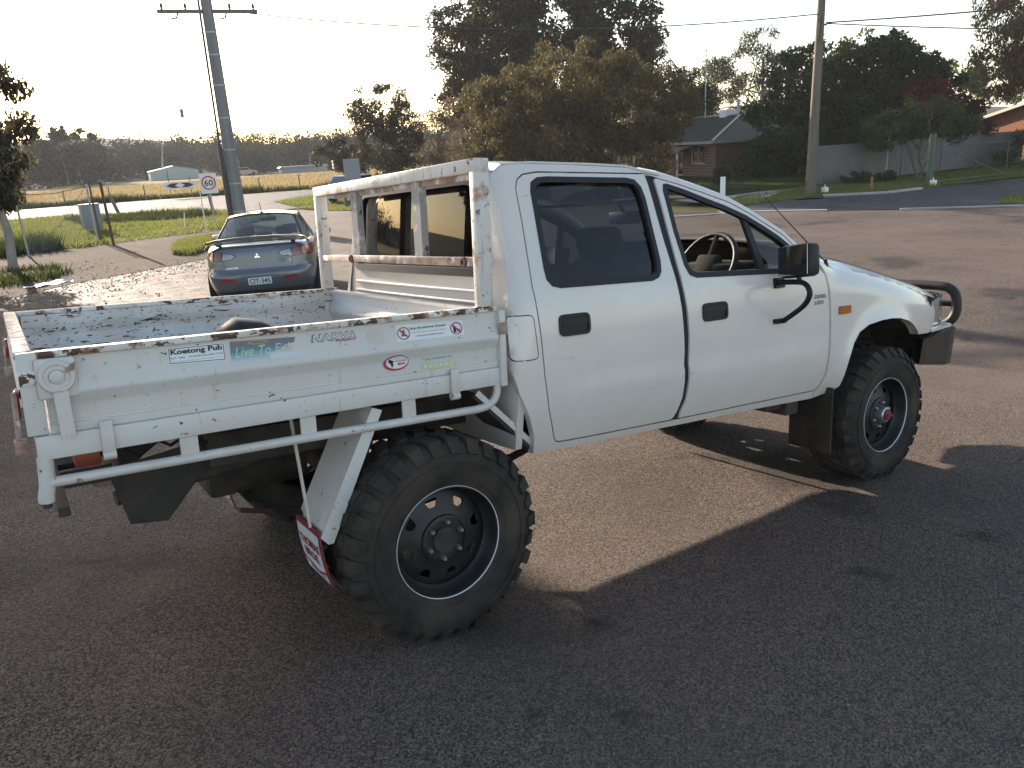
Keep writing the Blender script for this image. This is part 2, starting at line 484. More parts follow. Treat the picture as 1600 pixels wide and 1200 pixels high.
M_ASPH = asphalt_mat('weathered_asphalt', (.046, .043, .040), (.225, .175, .145), (.32, .23, .18), 165.)
M_ROAD = asphalt_mat('pale_road_seal', (.075, .073, .072), (.15, .145, .14), (.13, .12, .11), 60., (.4, .2))
M_DRIVE = asphalt_mat('shade_toned_street_asphalt', (.05, .052, .055), (.095, .097, .10), (.08, .08, .08), 60., (.5, .2))  # the shade on the side street is put into this bluish colour
M_DIRT = ground_mat('pinkish_bare_dirt', [(.04, .03, .022), (.085, .061, .047), (.14, .104, .08)], .9, .03, 14)
M_GRASSG = ground_mat('grassy_soil', [(.05, .055, .015), (.085, .10, .025), (.13, .12, .05)], 1.2, .08, 9)
M_DRY = ground_mat('dry_pasture', [(.20, .15, .07), (.27, .205, .10), (.24, .195, .10)], .12, .12, 3)
M_SOIL = ground_mat('open_country_soil', [(.09, .08, .04), (.14, .12, .06), (.18, .15, .08)], .05, .1, 2)
M_CONC = mat('pale_concrete', (.42, .40, .37), .9, var=(2., .3))
M_LAWN = ground_mat('dark_lawn', [(.022, .034, .010), (.035, .05, .014), (.05, .06, .02)], .8, .06, 9)  # deeper green than the verge soil

xs = sorted(set([-1500, -700, -300, -120, -60] + list(np.arange(-40, 60, 2.0)) + [80, 120, 200, 400, 800, 1800]))
mb = MB(); mb.v = [(x, y, gh(x, y) - (.14 if abs(x) < 26 and abs(y) < 26 else .03)) for x in xs for y in xs]; n = len(xs)
mb.f = [(i * n + j, (i + 1) * n + j, (i + 1) * n + j + 1, i * n + j + 1) for i in range(n - 1) for j in range(n - 1)]; mb.mi = [0] * len(mb.f)
mb.build('ground', M_SOIL, smooth=60)['kind'] = 'structure'

gpatch('asphalt_yard', [(-12, -9), (14, -9), (26, -6), (25.2, 3), (23.2, 7.25), (21.1, 9.8), (19.2, 13.3), (17, 18), (14.4, 26), (12.9, 31), (12.4, 32.2), (11.6, 36.5), (10.0, 35.5),
        (9.9, 32), (8.2, 29.7), (6.2, 27.6), (5.5, 26), (5.45, 22.5), (3.9, 19.2), (2.85, 18.5), (1.2, 17.7), (.3, 17.25), (-.6, 16.5), (-1.3, 15.8), (-6, 13), (-12, 9)], M_ASPH, .002, .5)
gpatch('dirt_verge', [(-14, 8), (-5.9, 12.9), (-1.2, 15.75), (.3, 17.15), (1.3, 17.6), (2.9, 18.4), (4.0, 19.1), (5.6, 22.4), (5.7, 26.1), (7.0, 28.4), (5.8, 28.2), (4.2, 27.8), (2.4, 27.4), (1.4, 26.7), (-.6, 28.6), (-6, 30), (-14, 30)], M_DIRT, .009, 1.0)
gpatch('grass_verge', [(-14, 29.5), (-6, 29.6), (-.55, 28.2), (1.4, 26.3), (2.5, 26.95), (4.2, 27.4), (5.9, 27.6), (7.4, 29.2), (8.9, 31.2), (9.9, 33), (9.7, 37), (9.3, 41.4), (7.2, 44.8), (3.6, 48), (.2, 49.9), (-14, 52)], M_GRASSG, .016, 1.2)
gpatch('grass_patch', [(3.9, 24.1), (4.5, 25.6), (5.4, 25.9), (5.2, 23.6), (4.5, 21.6), (3.5, 20.0), (3.15, 20.9)], M_GRASSG, .022, .5)
gpatch('road', [(-40, 52), (-14, 51.9), (.2, 49.8), (3.6, 47.9), (7.2, 44.7), (9.3, 41.3), (9.7, 36.9), (10, 35), (11.7, 36.4), (12.2, 36), (13.5, 44.4), (16.1, 46.8), (21, 48.6), (31, 49), (60, 44), (90, 36),
        (92, 42), (62, 50.5), (40, 55.5), (22.5, 57.1), (15.9, 59.4), (10.4, 62.4), (5.7, 63.6), (-14, 65), (-40, 66)], M_ROAD, .026, 2.0)
gpatch('grass_island', [(12.3, 36), (12.4, 32.1), (13.3, 31.1), (18, 30), (24, 26), (32, 31), (40, 40), (48, 43), (31, 48.8), (21, 48.4), (16.1, 46.7), (13.5, 44.3)], M_GRASSG, .012, 1.5)
gpatch('dry_field', [(-60, 67), (-14, 66.2), (5.7, 64.8), (10.5, 63.6), (16, 60.6), (22.6, 58.3), (40, 56.7), (62, 51.7), (92, 43.2), (150, 38), (150, 100), (62, 112), (49.7, 126), (20, 150), (3, 152), (-60, 150)], M_DRY, .014, 5.0)
gpatch('side_street', [(19.0, 14.6), (19.3, 13.4), (21.2, 9.9), (23.3, 7.35), (25.3, 3), (27, -2), (40, -4), (46, 6), (36, 11.2), (32.9, 11.9), (30.2, 12.9), (26.3, 13.1), (24.5, 14.7), (21.0, 15.0)], M_DRIVE, .010, 1.0)
gpatch('grass_corner', [(23.5, 8.1), (25.8, 8.9), (26.6, 8.8), (30, 6), (29, 2), (25.6, 3.2)], M_GRASSG, .020, .8)
gpatch('roadside_verge', [(20.6, 16.2), (21.0, 15.0), (24.5, 14.7), (26.3, 13.1), (30.2, 12.9), (36, 12.2), (46, 11), (46, 17), (36, 17.2), (29, 17.7), (26.5, 18.5), (24, 18.0)], M_GRASSG, .018, 1.0)
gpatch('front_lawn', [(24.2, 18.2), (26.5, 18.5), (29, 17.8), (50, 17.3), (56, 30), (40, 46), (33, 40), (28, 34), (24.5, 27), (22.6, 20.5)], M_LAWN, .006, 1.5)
gpatch('footpath', [(21.0, 17.2), (22.2, 16.0), (23.4, 16.3), (26.2, 17.6), (27.5, 17.9), (26.3, 18.6), (24.1, 18.4), (23, 18.6), (21.6, 19.4)], M_CONC, .024, .6)
# pale edge strips where the yard meets the side street
def strip(name, pts, w_, lift, mt, hgt=.03):
    mb = MB()
    for i in range(len(pts) - 1):
        a = Vector((*pts[i], 0)); b = Vector((*pts[i + 1], 0)); d = (b - a).normalized(); nn = Vector((-d.y, d.x, 0)) * w_ / 2
        q = [a - nn, a + nn, b + nn, b - nn]
        mb.add([(v.x, v.y, gh(v.x, v.y) + lift - .03) for v in q] + [(v.x, v.y, gh(v.x, v.y) + lift + hgt) for v in q], [(4, 5, 6, 7), (0, 1, 5, 4), (1, 2, 6, 5), (2, 3, 7, 6), (3, 0, 4, 7)])
    o = mb.build(name, mt, smooth=0); o['kind'] = 'structure'; return o
strip('concrete_edge', [(15.0, 16.1), (17.2, 14.4), (19.2, 13.35), (20.3, 11.5)], .16, .012, M_CONC, .02)
strip('concrete_edge', [(21.3, 9.75), (22.4, 8.4), (23.3, 7.3)], .14, .012, M_CONC, .02)
strip('kerb_edge', [(24.6, 14.6), (26.3, 13.15), (28.2, 13.0)], .22, .02, M_CONC, .06)
# hills behind the field
mb = MB()
def hill(u, v):
    x = -260 + 620 * u; y = 165 + 260 * v - max(0, x - 60) * .35
    h = 13 * ss(0, .75, v) * (0.75 + .25 * math.sin(x * .018 + 1) + .15 * math.sin(x * .05))
    return (x, y, GZ - .02 + h)
mb.grid(hill, 60, 16); o = mb.build('hill', ground_mat('wooded_hill_soil', [(.03, .035, .018), (.05, .05, .025), (.07, .065, .035)], .05, .3, 1), smooth=60); o['kind'] = 'structure'

# ------------------------------------------------------------------ vegetation
def quads(name, V, mat_, parent=None, nper=4):
    """V: (n, nper, 3) array of leaf polygons"""
    n = V.shape[0]
    me = bpy.data.meshes.new(name)
    me.vertices.add(n * nper); me.vertices.foreach_set('co', V.reshape(-1).astype(np.float32))
    me.loops.add(n * nper); me.loops.foreach_set('vertex_index', np.arange(n * nper, dtype=np.int32))
    me.polygons.add(n); me.polygons.foreach_set('loop_start', np.arange(0, n * nper, nper, dtype=np.int32))
    me.polygons.foreach_set('loop_total', np.full(n, nper, dtype=np.int32))
    me.materials.append(mat_); me.update(calc_edges=True); me.validate()
    return link(name, me, parent)

def leaves(rg, C, ln, wd, droop):
    """one pointed leaf per centre"""
    n = len(C)
    ax = rg.normal(size=(n, 3)); ax[:, 2] -= droop * 1.6
    ax /= np.linalg.norm(ax, axis=1)[:, None]
    s = np.cross(ax, rg.normal(size=(n, 3))); s /= np.linalg.norm(s, axis=1)[:, None] + 1e-9
    L_ = (ln * rg.uniform(.6, 1.35, n))[:, None]; W_ = (wd * rg.uniform(.7, 1.3, n))[:, None]
    nn = np.cross(ax, s)
    return np.stack([C - ax * L_ / 2, C + s * W_ / 2 + nn * W_ * .2, C + ax * L_ / 2, C - s * W_ / 2 + nn * W_ * .2], 1)

def crown_pts(rg, lobes, n, nclump, cr, fill=.45):
    wts = np.array([l[3] * l[4] * l[5] for l in lobes]) ** (2 / 3.) * np.array([l[6] if len(l) > 6 else 1. for l in lobes]); wts /= wts.sum()
    li = rg.choice(len(lobes), nclump, p=wts); Lb = np.array([l[:6] for l in lobes])[li]
    d = rg.normal(size=(nclump, 3)); d /= np.linalg.norm(d, axis=1)[:, None]
    r = rg.uniform(fill, 1.0, nclump) ** .6
    cc = Lb[:, :3] + d * r[:, None] * Lb[:, 3:6]
    sz = cr * rg.uniform(.55, 1.4, nclump)
    k = rg.choice(nclump, n, p=sz ** 2 / (sz ** 2).sum())
    off = rg.normal(size=(n, 3)); off /= np.linalg.norm(off, axis=1)[:, None]
    off *= (rg.uniform(0, 1, n) ** .45)[:, None]; off[:, 2] *= .75
    return cc[k] + off * sz[k][:, None], cc

def limbs(mb, base, top, r0, targets, rg, rr=.35, wob=.12):
    base = Vector(base); top = Vector(top)
    pts = [base + (top - base) * t + Vector((rg.normal() * wob, rg.normal() * wob, 0)) * math.sin(t * 3.14) for t in (0, .25, .5, .75, 1)]
    mb.tube(pts, [r0 * 1.25, r0, r0 * .85, r0 * .65, r0 * .45], 8)
    for t in targets:
        t = Vector(t); k = rg.uniform(.35, .95); a = base + (top - base) * k
        j = min(3, int(k * 4)); f = k * 4 - j; a = pts[j].lerp(pts[j + 1], f)
        m_ = a.lerp(t, .5) + Vector((rg.normal() * .15, rg.normal() * .15, (t - a).length * .10))
        r1 = r0 * rr * rg.uniform(.6, 1.1)
        mb.tube([a, a.lerp(m_, .5) + Vector((0, 0, .03)), m_, m_.lerp(t, .5), t], [r1, r1 * .85, r1 * .65, r1 * .4, r1 * .15], 5, cap=False)

M_BARK = mat('grey_bark', (.16, .13, .105), .9, var=(6., .5, (1, 1, .2)), bump=(12, .6, .03))
M_BARKP = mat('pale_gum_bark', (.36, .31, .26), .85, var=(4., .4, (1, 1, .3)), bump=(8, .4, .02))
def tree(name, label, base, lobes, n, leaf, mat_, seed, nclump, cr, trunk_top, r0, bark=M_BARK, droop=.3, fill=.45, nl=14, group=None, cat='tree', extra=()):
    rg = np.random.default_rng(seed)
    bz = gh(base[0], base[1]) - .02
    r = tag(empty(name, (base[0], base[1], bz)), label, cat, group)
    C, cc = crown_pts(rg, lobes, n, nclump, cr, fill)
    off = np.array([base[0], base[1], bz])
    C[:, 2] = np.maximum(C[:, 2], bz + .08)
    Q = leaves(rg, C, leaf[0], leaf[1], droop) - off
    quads('crown', Q, mat_, r)
    mb = MB()
    sel = cc[rg.choice(len(cc), min(nl, len(cc)), replace=False)] - off
    limbs(mb, (0, 0, 0), (trunk_top[0] - base[0], trunk_top[1] - base[1], trunk_top[2] - bz), r0, sel, rg)
    for e in extra: limbs(mb, (e[0], e[1], 0), (e[2], e[3], e[4]), e[5], [], rg)
    mb.build('trunk', bark, r, smooth=60)
    return r

LM = {}
LM['olive'] = leaf_mat('olive_brown_leaves', [(.048, .043, .018), (.082, .067, .026), (.135, .100, .040), (.065, .062, .024)], .42)
LM['dark'] = leaf_mat('dark_green_leaves', [(.022, .036, .012), (.038, .055, .018), (.058, .078, .024)], .32)
LM['talltree'] = leaf_mat('dull_olive_leaves', [(.028, .034, .015), (.050, .050, .020), (.075, .066, .026)], .36)
LM['brown'] = leaf_mat('brownish_dark_leaves', [(.03, .026, .014), (.055, .042, .02), (.045, .045, .018)], .3)
LM['gum'] = leaf_mat('grey_green_gum_leaves', [(.05, .055, .03), (.085, .082, .045), (.11, .095, .055)], .35)
LM['gumred'] = leaf_mat('reddish_gum_leaves', [(.11, .075, .042), (.17, .11, .065), (.09, .08, .042)], .42)
LM['gumleft'] = leaf_mat('hanging_gum_leaves', [(.06, .055, .032), (.10, .082, .05), (.075, .075, .04)], .45)
LM['bright'] = leaf_mat('fresh_green_leaves', [(.05, .075, .018), (.08, .12, .028), (.10, .13, .03)], .4)
LM['mid'] = leaf_mat('mid_green_leaves', [(.035, .05, .016), (.055, .075, .022), (.07, .085, .028)], .32)
LM['red'] = leaf_mat('dark_red_leaves', [(.10, .016, .016), (.16, .025, .025), (.07, .014, .014)], .35)
LM['purple'] = leaf_mat('purple_brown_leaves', [(.028, .014, .014), (.045, .02, .02), (.03, .022, .016)], .3)
LM['far'] = leaf_mat('far_wood_leaves', [(.034, .040, .026), (.048, .052, .034), (.060, .06, .038), (.042, .045, .032)], .12, 0.)
LM['grass'] = leaf_mat('green_grass_blades', [(.095, .125, .028), (.16, .18, .045), (.22, .20, .07), (.13, .155, .04)], .5)
LM['grassdark'] = leaf_mat('dark_grass_blades', [(.03, .045, .012), (.05, .07, .018), (.09, .085, .03)], .35)  # darker green for weeds, lawn and fence line
LM['straw'] = leaf_mat('dry_grass_blades', [(.24, .18, .085), (.31, .24, .12), (.21, .17, .085)], .45)

# left edge gum
tree('gum_tree', 'drooping gum tree cut off by the left edge of the picture', (-.75, 21.6),
     [(-.75, 21.6, 3.6, 1.35, 1.5, 1.5, .5), (-1.6, 21.8, 2.2, 1.6, 1.7, 1.5), (-.35, 21.4, 2.5, .62, 1.0, 1.0, .45), (-.35, 21.4, 1.3, .5, .8, .6, .35), (-2.4, 21.8, 3.6, 1.6, 1.6, 1.6), (-1.9, 21.6, 5.5, 1.6, 1.6, 1.7, 1.6), (-1.0, 22.4, 6.3, .8, .9, .8, 1.6), (-3.6, 21.8, 5.4, 1.8, 1.6, 1.9, 1.5), (-3.4, 21.8, 2.6, 1.8, 1.6, 1.7)], 62000, (.20, .066), LM['gumleft'], 11, 520, .36, (-.9, 21.6, 3.6), .10, M_BARKP, .9)
tree('eucalypt_tree', 'bushy eucalypt with rounded open top, left of the big drooping tree', (22.6, 47.0),
     [(22.4, 47, 4.4, 2.3, 2.2, 1.9), (22.2, 47, 2.4, 1.7, 1.8, 1.9), (23.6, 46.6, 2.9, 1.5, 1.5, 1.6), (21.0, 47.5, 2.1, .9, .9, .9), (22.9, 46.8, .8, 1.6, 1.4, 1.3)], 12500, (.26, .085), LM['brown'], 12, 130, .55, (22.5, 47, 4.5), .16, M_BARK, .6)
tree('eucalypt_tree', 'small low rounded tree at the left of the bushy eucalypt, beside the dry field', (25.0, 61.0),
     [(24.6, 61, 2.0, 2.0, 1.6, 1.4), (25.6, 60.8, 1.1, 1.4, 1.3, 1.1)], 4200, (.3, .1), LM['brown'], 13, 50, .5, (25, 61, 2.2), .12, M_BARK, .5)
tree('shrub', 'sparse reddish brown shrub with bare twigs between the two bigger trees', (26.9, 47.4),
     [(26.6, 47.4, 2.6, 1.7, 1.5, 2.2), (27.8, 46.8, 3.8, 1.1, 1.1, 1.4), (26.3, 47.4, .9, 1.6, 1.4, 1.0)], 5200, (.22, .07), LM['gumred'], 14, 90, .5, (26.8, 47.4, 3.2), .10, M_BARK, .5, nl=40)
tree('drooping_tree', 'big olive brown drooping tree right behind the truck cab', (24.6, 29.5),
     [(24.6, 29.6, 4.6, 3.6, 3.0, 2.0), (22.2, 31.6, 3.3, 2.4, 2.2, 2.4), (27.0, 27.6, 3.4, 2.6, 2.3, 2.3), (24.0, 29.6, 2.3, 3.6, 2.6, 2.0), (21.4, 32.0, 1.0, 1.7, 1.6, 1.3), (27.6, 27.0, 1.3, 2.2, 1.6, 1.5), (28.3, 26.2, 2.8, 1.6, 1.5, 1.8), (24.4, 29.0, .6, 3.4, 2.2, 1.0)],
     62000, (.21, .068), LM['olive'], 15, 420, .55, (24.6, 29.5, 4.2), .20, M_BARK, 1.1, fill=.35, nl=16, extra=[(.9, -.8, 1.9, -1.4, 2.6, .08)])
tree('shrub', 'bright green shrub at the left foot of the big drooping tree', (22.8, 33.9), [(22.8, 33.9, 1.4, .9, .8, .9), (23.6, 33.2, .5, .9, .8, .8)], 2200, (.2, .09), LM['bright'], 16, 30, .35, (22.8, 33.9, 1.2), .06)
tree('tall_tree', 'tallest dark green tree rising out of the top of the picture', (36.9, 47.8),
     [(33.6, 50.2, 9.2, 3.6, 3.4, 3.8), (37.5, 47.5, 11.2, 4.6, 4.2, 4.6), (40.8, 44.6, 9.6, 3.6, 3.4, 4.4), (36.6, 47.8, 6.6, 5.2, 4.4, 3.6), (35.0, 49.0, 13.0, 3.4, 3.2, 2.8), (37.0, 47.5, 3.6, 5.0, 4.0, 3.0), (34.2, 49.6, 6.0, 3.2, 3.0, 3.0), (40.4, 45.0, 6.4, 3.0, 3.0, 3.0)], 62000, (.38, .18), LM['talltree'], 17, 420, .95, (36.9, 47.8, 9.5), .4, M_BARK, .3, nl=24)
tree('tall_tree', 'dark brownish tree at the left shoulder of the tallest tree', (32.0, 50.6), [(31.2, 51.2, 9.0, 2.4, 2.4, 3.0), (31.8, 50.8, 5.6, 2.6, 2.4, 2.6), (32.4, 50.4, 3.2, 2.4, 2.4, 2.2)], 12000, (.32, .13), LM['brown'], 18, 130, .7, (32, 50.6, 8), .24)
tree('gum_tree', 'airy dark gum in several clumps, right of the tallest tree', (57.3, 52.6),
     [(54.6, 55.0, 9.2, 2.2, 2.2, 2.0), (57.4, 52.8, 7.0, 2.2, 2.0, 1.7), (60.2, 50.3, 6.2, 2.6, 2.4, 2.0), (57.6, 52.6, 3.8, 4.2, 3.0, 1.8), (62.3, 48.6, 3.6, 2.0, 2.0, 1.6), (54.0, 55.5, 5.0, 3.0, 2.4, 2.6)], 15000, (.34, .12), LM['brown'], 19, 110, .8, (57, 52.8, 8), .26, M_BARK, .4, nl=22)
tree('gum_tree', 'pale wispy gum with forking branches against the sky above the house', (54.6, 41.8),
     [(54.8, 42.0, 8.4, 2.3, 2.0, 1.7), (52.0, 44.2, 6.4, 1.4, 1.3, 1.3), (57.0, 39.8, 7.0, 1.8, 1.7, 1.6), (54.6, 41.8, 4.2, 3.0, 2.6, 2.2), (51.6, 44.6, 3.6, 1.8, 1.8, 2.0)], 9500, (.34, .085), LM['gum'], 20, 90, .72, (54.8, 41.8, 7.6), .2, M_BARKP, .8, nl=40)
tree('broadleaf_tree', 'dense dark broadleaf tree just left of the right power pole', (36.6, 24.4),
     [(36.6, 24.4, 3.9, 2.2, 2.1, 2.2), (35.4, 25.2, 2.0, 1.9, 1.8, 2.2), (37.6, 23.6, 2.0, 2.2, 2.0, 2.2), (34.6, 25.4, .3, 1.6, 1.3, 1.0), (37.0, 24.0, .2, 2.4, 2.0, 1.0)], 21000, (.24, .13), LM['dark'], 21, 170, .5, (36.6, 24.4, 3.4), .2, M_BARK, .3, fill=.3)
tree('broadleaf_tree', 'wide dense dark green tree behind the left end of the metal fence', (40.4, 22.0),
     [(40.4, 22.0, 4.2, 2.6, 2.3, 2.2), (42.2, 20.6, 3.6, 2.0, 2.0, 1.9), (38.6, 23.2, 3.8, 2.0, 2.0, 2.1), (40.4, 22, 1.8, 3.3, 2.6, 2.3), (39.2, 22.4, .2, 3.0, 2.0, 1.0)], 21000, (.26, .15), LM['dark'], 22, 180, .55, (40.4, 22, 3.6), .24, M_BARK, .3, fill=.3)
tree('broadleaf_tree', 'light green sunlit crown peeping over the dense dark trees', (45.0, 26.5), [(45.0, 26.6, 5.2, 2.6, 2.4, 2.0), (46.6, 25.0, 4.6, 2.0, 2.0, 1.8), (45.2, 26.4, 2.6, 2.4, 2.0, 2.0)], 9000, (.28, .13), LM['mid'], 23, 100, .6, (45, 26.5, 4.5), .2)
tree('small_tree', 'small round green tree with forked stems in front of the metal fence', (33.6, 16.1),
     [(33.6, 16.1, 1.9, 2.0, 1.7, .85), (32.4, 16.9, 1.4, 1.1, 1.1, .8), (34.9, 15.3, 1.7, 1.1, 1.1, .8)], 9000, (.17, .07), LM['mid'], 24, 110, .34, (33.5, 16.1, 1.0), .055, M_BARK, .3, nl=14, extra=[(.15, .1, .75, -.35, 2.0, .05), (-.1, 0, -.8, .4, 1.9, .045)])
tree('red_leaf_tree', 'small tree with dark red leaves above the metal fence', (38.6, 18.6), [(38.6, 18.7, 3.25, 1.15, 1.0, .55), (38.1, 19.0, 2.75, .8, .8, .6), (39.2, 18.2, 2.6, .9, .8, .7)], 4200, (.17, .09), LM['red'], 25, 60, .30, (38.6, 18.6, 2.9), .1)
tree('purple_leaf_tree', 'purple brown leafed tree behind the metal fence at the right', (41.2, 19.2), [(41.0, 19.3, 2.1, 1.6, 1.5, 1.2), (41.9, 18.6, 1.4, 1.4, 1.3, 1.2), (40.4, 19.8, 1.0, 1.6, 1.4, 1.2)], 8000, (.2, .10), LM['purple'], 26, 90, .40, (41.2, 19.2, 1.8), .12)
tree('gum_tree', 'reddish leafed gum hanging in from the right edge of the picture', (41.4, 14.9),
     [(41.4, 15.0, 6.0, 2.6, 2.4, 2.4), (40.3, 16.6, 5.4, 1.5, 1.5, 1.9), (41.6, 15.0, 4.0, 2.0, 1.9, 1.2), (40.8, 16.0, 3.6, 1.4, 1.4, 1.0), (42.0, 14.6, 8.2, 2.8, 2.6, 2.2)], 21000, (.24, .075), LM['gumred'], 27, 190, .55, (41.4, 14.9, 5.6), .2, M_BARKP, .9, nl=22)
tree('broadleaf_tree', 'pale green tree in the gap between the dark tree and the right gum', (60.2, 28.8), [(60.0, 29, 3.8, 3.2, 2.8, 2.0), (62.4, 27.0, 4.2, 2.4, 2.2, 2.0), (60.2, 28.8, 1.4, 3.0, 2.4, 1.6)], 7000, (.34, .15), LM['bright'], 28, 80, .6, (60.2, 28.8, 3.4), .18)
tree('shrub', 'dark olive bush leaning over the fence at the right edge', (44.0, 14.4), [(44, 14.4, 1.0, 2.2, 2.0, 1.2), (42.0, 15.3, .2, 1.6, 1.4, .8), (45.4, 12.6, .6, 2.0, 2.0, 1.2)], 7500, (.2, .085), LM['mid'], 29, 90, .4, (44, 14.4, .8), .08)
tree('shrub', 'low dark shrub against the foot of the metal fence', (30.4, 16.9), [(30.4, 16.9, -.5, 1.1, .5, .4), (31.8, 16.8, -.55, .8, .4, .3)], 2400, (.14, .06), LM['dark'], 30, 40, .22, (30.4, 16.9, -.4), .03)
tree('shrub', 'round dark shrub behind the white guide post', (25.9, 20.6), [(25.9, 20.6, .05, .42, .42, .42)], 1100, (.12, .06), LM['dark'], 31, 24, .18, (25.9, 20.6, .0), .03)
tree('shrub', 'low garden shrub at the corner of the brick house', (37.2, 25.8), [(37.2, 25.8, .3, 1.2, 1.0, 1.0)], 2600, (.18, .08), LM['mid'], 32, 40, .3, (37.2, 25.8, .2), .04)
tree('broadleaf_tree', 'brown green tree behind the roof of the brick house', (47.0, 45.0), [(47, 45, 2.6, 4.0, 3.6, 2.2), (50, 42.6, 2.0, 3.0, 2.6, 2.0)], 9000, (.32, .14), LM['brown'], 33, 90, .7, (47, 45, 2.6), .2)
tree('broadleaf_tree', 'dark tree standing behind the drooping tree and the house roof', (41.5, 38.6), [(40.5, 39.6, 4.4, 3.0, 2.8, 3.0), (42.4, 37.8, 3.4, 2.2, 2.2, 2.2), (41, 39, 1.6, 3.0, 2.6, 2.0)], 11000, (.30, .13), LM['dark'], 34, 110, .65, (41.5, 38.6, 4.5), .22)
tree('shrub', 'pale bush at the far end of the dry field beside the low roofs', (53.5, 120.5), [(53.5, 120.5, 1.2, 3.0, 2.5, 1.9), (57.5, 117.5, .9, 2.8, 2.2, 1.6)], 2600, (.5, .3), LM['mid'], 35, 40, .7, (53.5, 120.5, 1), .12)

tree('gum_tree', 'dense tall gum whose crown stands just beyond the left edge, shading the yard', (-2.9, 22.6),
     [(-2.3, 22.4, 5.2, 1.7, 1.6, 1.9), (-1.25, 22.6, 6.2, .9, .9, 1.0), (-4.2, 22.6, 5.4, 2.0, 1.7, 2.2), (-3.0, 22.6, 3.2, 2.0, 1.8, 1.6)], 25000, (.26, .11), LM['gumleft'], 36, 240, .45, (-2.9, 22.6, 5.0), .16, M_BARKP, .6, fill=.2)
tree('gum_tree', 'unseen gum added well beyond the left edge to block bright sky', (-5.6, 25.0),  # out of view; added to hold back the bright sky near the sun
     [(-5.6, 25.0, 5.0, 1.2, 1.5, 2.4), (-5.2, 25.0, 3.0, 1.2, 1.5, 2.0)], 26000, (.34, .18), LM['dark'], 37, 200, .6, (-5.6, 25.0, 5.0), .2, M_BARKP, .5, fill=.2)
tree('gum_tree', 'unseen low gum added farthest left of the yard to cut sky glow', (-15.5, 19.0),  # another unseen tree, added to dim the glow on the yard
     [(-15.5, 19.0, 4.6, 3.0, 2.4, 2.6), (-17.4, 19.0, 3.0, 2.4, 2.0, 2.0)], 26000, (.34, .18), LM['dark'], 38, 200, .6, (-15.5, 19.0, 4.5), .2, M_BARKP, .5, fill=.2)
# far wood: trees nobody could count behind the dry field
rg = np.random.default_rng(50)
NT = 1250
cx = rg.uniform(-70, 150, NT); dep = rg.uniform(0, 1, NT) ** 1.2
cy = 150 + dep * 95 - np.maximum(0, cx - 45) * .42 + rg.normal(size=NT) * 2
hb = np.array([GZ + 11 * ss(0, .75, max(0, (y + max(0, x - 60) * .35 - 165) / 260)) for x, y in zip(cx, cy)])
ht = rg.uniform(4.5, 8.0, NT) * (1 + .25 * dep) + np.where((cx > 8) & (cx < 22) & (dep < .5), 1.6, 0)
cl = []
for x, y, z, h in zip(cx, cy, hb, ht):
    if 20 < x < 38 and y < 172: continue
    k = 10
    d = rg.normal(size=(k, 3)); d /= np.linalg.norm(d, axis=1)[:, None]
    r_ = h * rg.uniform(.26, .42)
    cc = np.array([x, y, z + h * .47]) + d * np.array([r_, r_, h * .50]) * rg.uniform(.4, 1, (k, 1))
    s = h * .16
    pts = cc[rg.integers(0, k, 130)] + rg.normal(size=(130, 3)) * s * .6
    pts[:, 2] = np.maximum(pts[:, 2], z + .2)
    cl.append(pts)
C = np.concatenate(cl)
o = quads('far_wood', leaves(rg, C, .62, .40, .1), LM['far']); o['kind'] = 'stuff'
mb = MB()
for i in range(0, NT, 16):
    mb.tube([(cx[i], cy[i], hb[i] - .3), (cx[i] + rg.normal() * .3, cy[i], hb[i] + ht[i] * .4), (cx[i] + rg.normal() * .8, cy[i], hb[i] + ht[i] * .8)], [.22, .16, .06], 4, cap=False)
o = mb.build('far_wood_trunks', M_BARKP, smooth=60); o['kind'] = 'stuff'
tree('tall_tree', 'thin crowned gum standing above the far wood at the left', (12.0, 163), [(9.0, 163, 8.4, 1.9, 1.5, 1.2), (13.5, 163, 8.9, 1.9, 1.5, 1.1), (17.2, 163, 7.8, 1.9, 1.5, 1.1), (13, 163, 6.0, 5.0, 3, 2.4)], 3800, (.65, .33), LM['far'], 51, 40, .9, (13, 163, 8), .3, M_BARK, .3, nl=16)

# grasses
def blades(name, poly, n, h, wd, mat_, seed, lean=.35, edge=None, zoff=0.0):
    rg = np.random.default_rng(seed)
    P = np.array(poly); mn = P.min(0); mx = P.max(0); pts = []
    while len(pts) < n:
        q = rg.uniform(mn, mx, (4000, 2))
        k = np.sin(q[:, 0] * 1.7 + 2 * np.sin(q[:, 1] * .9)) + np.sin(q[:, 1] * 2.1 + q[:, 0] * .6) + rg.normal(size=len(q)) * .9
        pts += [tuple(a) for a, kk in zip(q, k) if kk > -.9 and inside(poly, a[0], a[1])]
    q = np.array(pts[:n]); z = np.array([gh(a, b) for a, b in q]) + zoff
    B = np.column_stack([q, z])
    patch = .6 + .5 * (np.sin(q[:, 0] * .9 + 1.3 * np.sin(q[:, 1] * .5)) * .5 + .5)
    H = h * rg.uniform(.4, 1.25, n) * patch
    a = rg.uniform(0, 2 * np.pi, n); s = np.column_stack([np.cos(a), np.sin(a), np.zeros(n)]) * wd / 2
    tip = B + np.column_stack([rg.normal(size=n) * lean * H, rg.normal(size=n) * lean * H, H])
    o = quads(name, np.stack([B - s, B + s, tip], 1), mat_, None, 3); o['kind'] = 'stuff'; return o
VERGE = [(-8, 29.5), (-.5, 28.25), (1.4, 26.35), (2.5, 27.0), (4.2, 27.45), (5.8, 27.65), (7.3, 29.2), (8.8, 31.2), (9.8, 33), (9.6, 37), (9.2, 41.3), (7.1, 44.7), (3.5, 47.9), (.1, 49.8), (-8, 51.4)]
blades('verge_grass', VERGE, 42000, .20, .045, LM['grass'], 60)
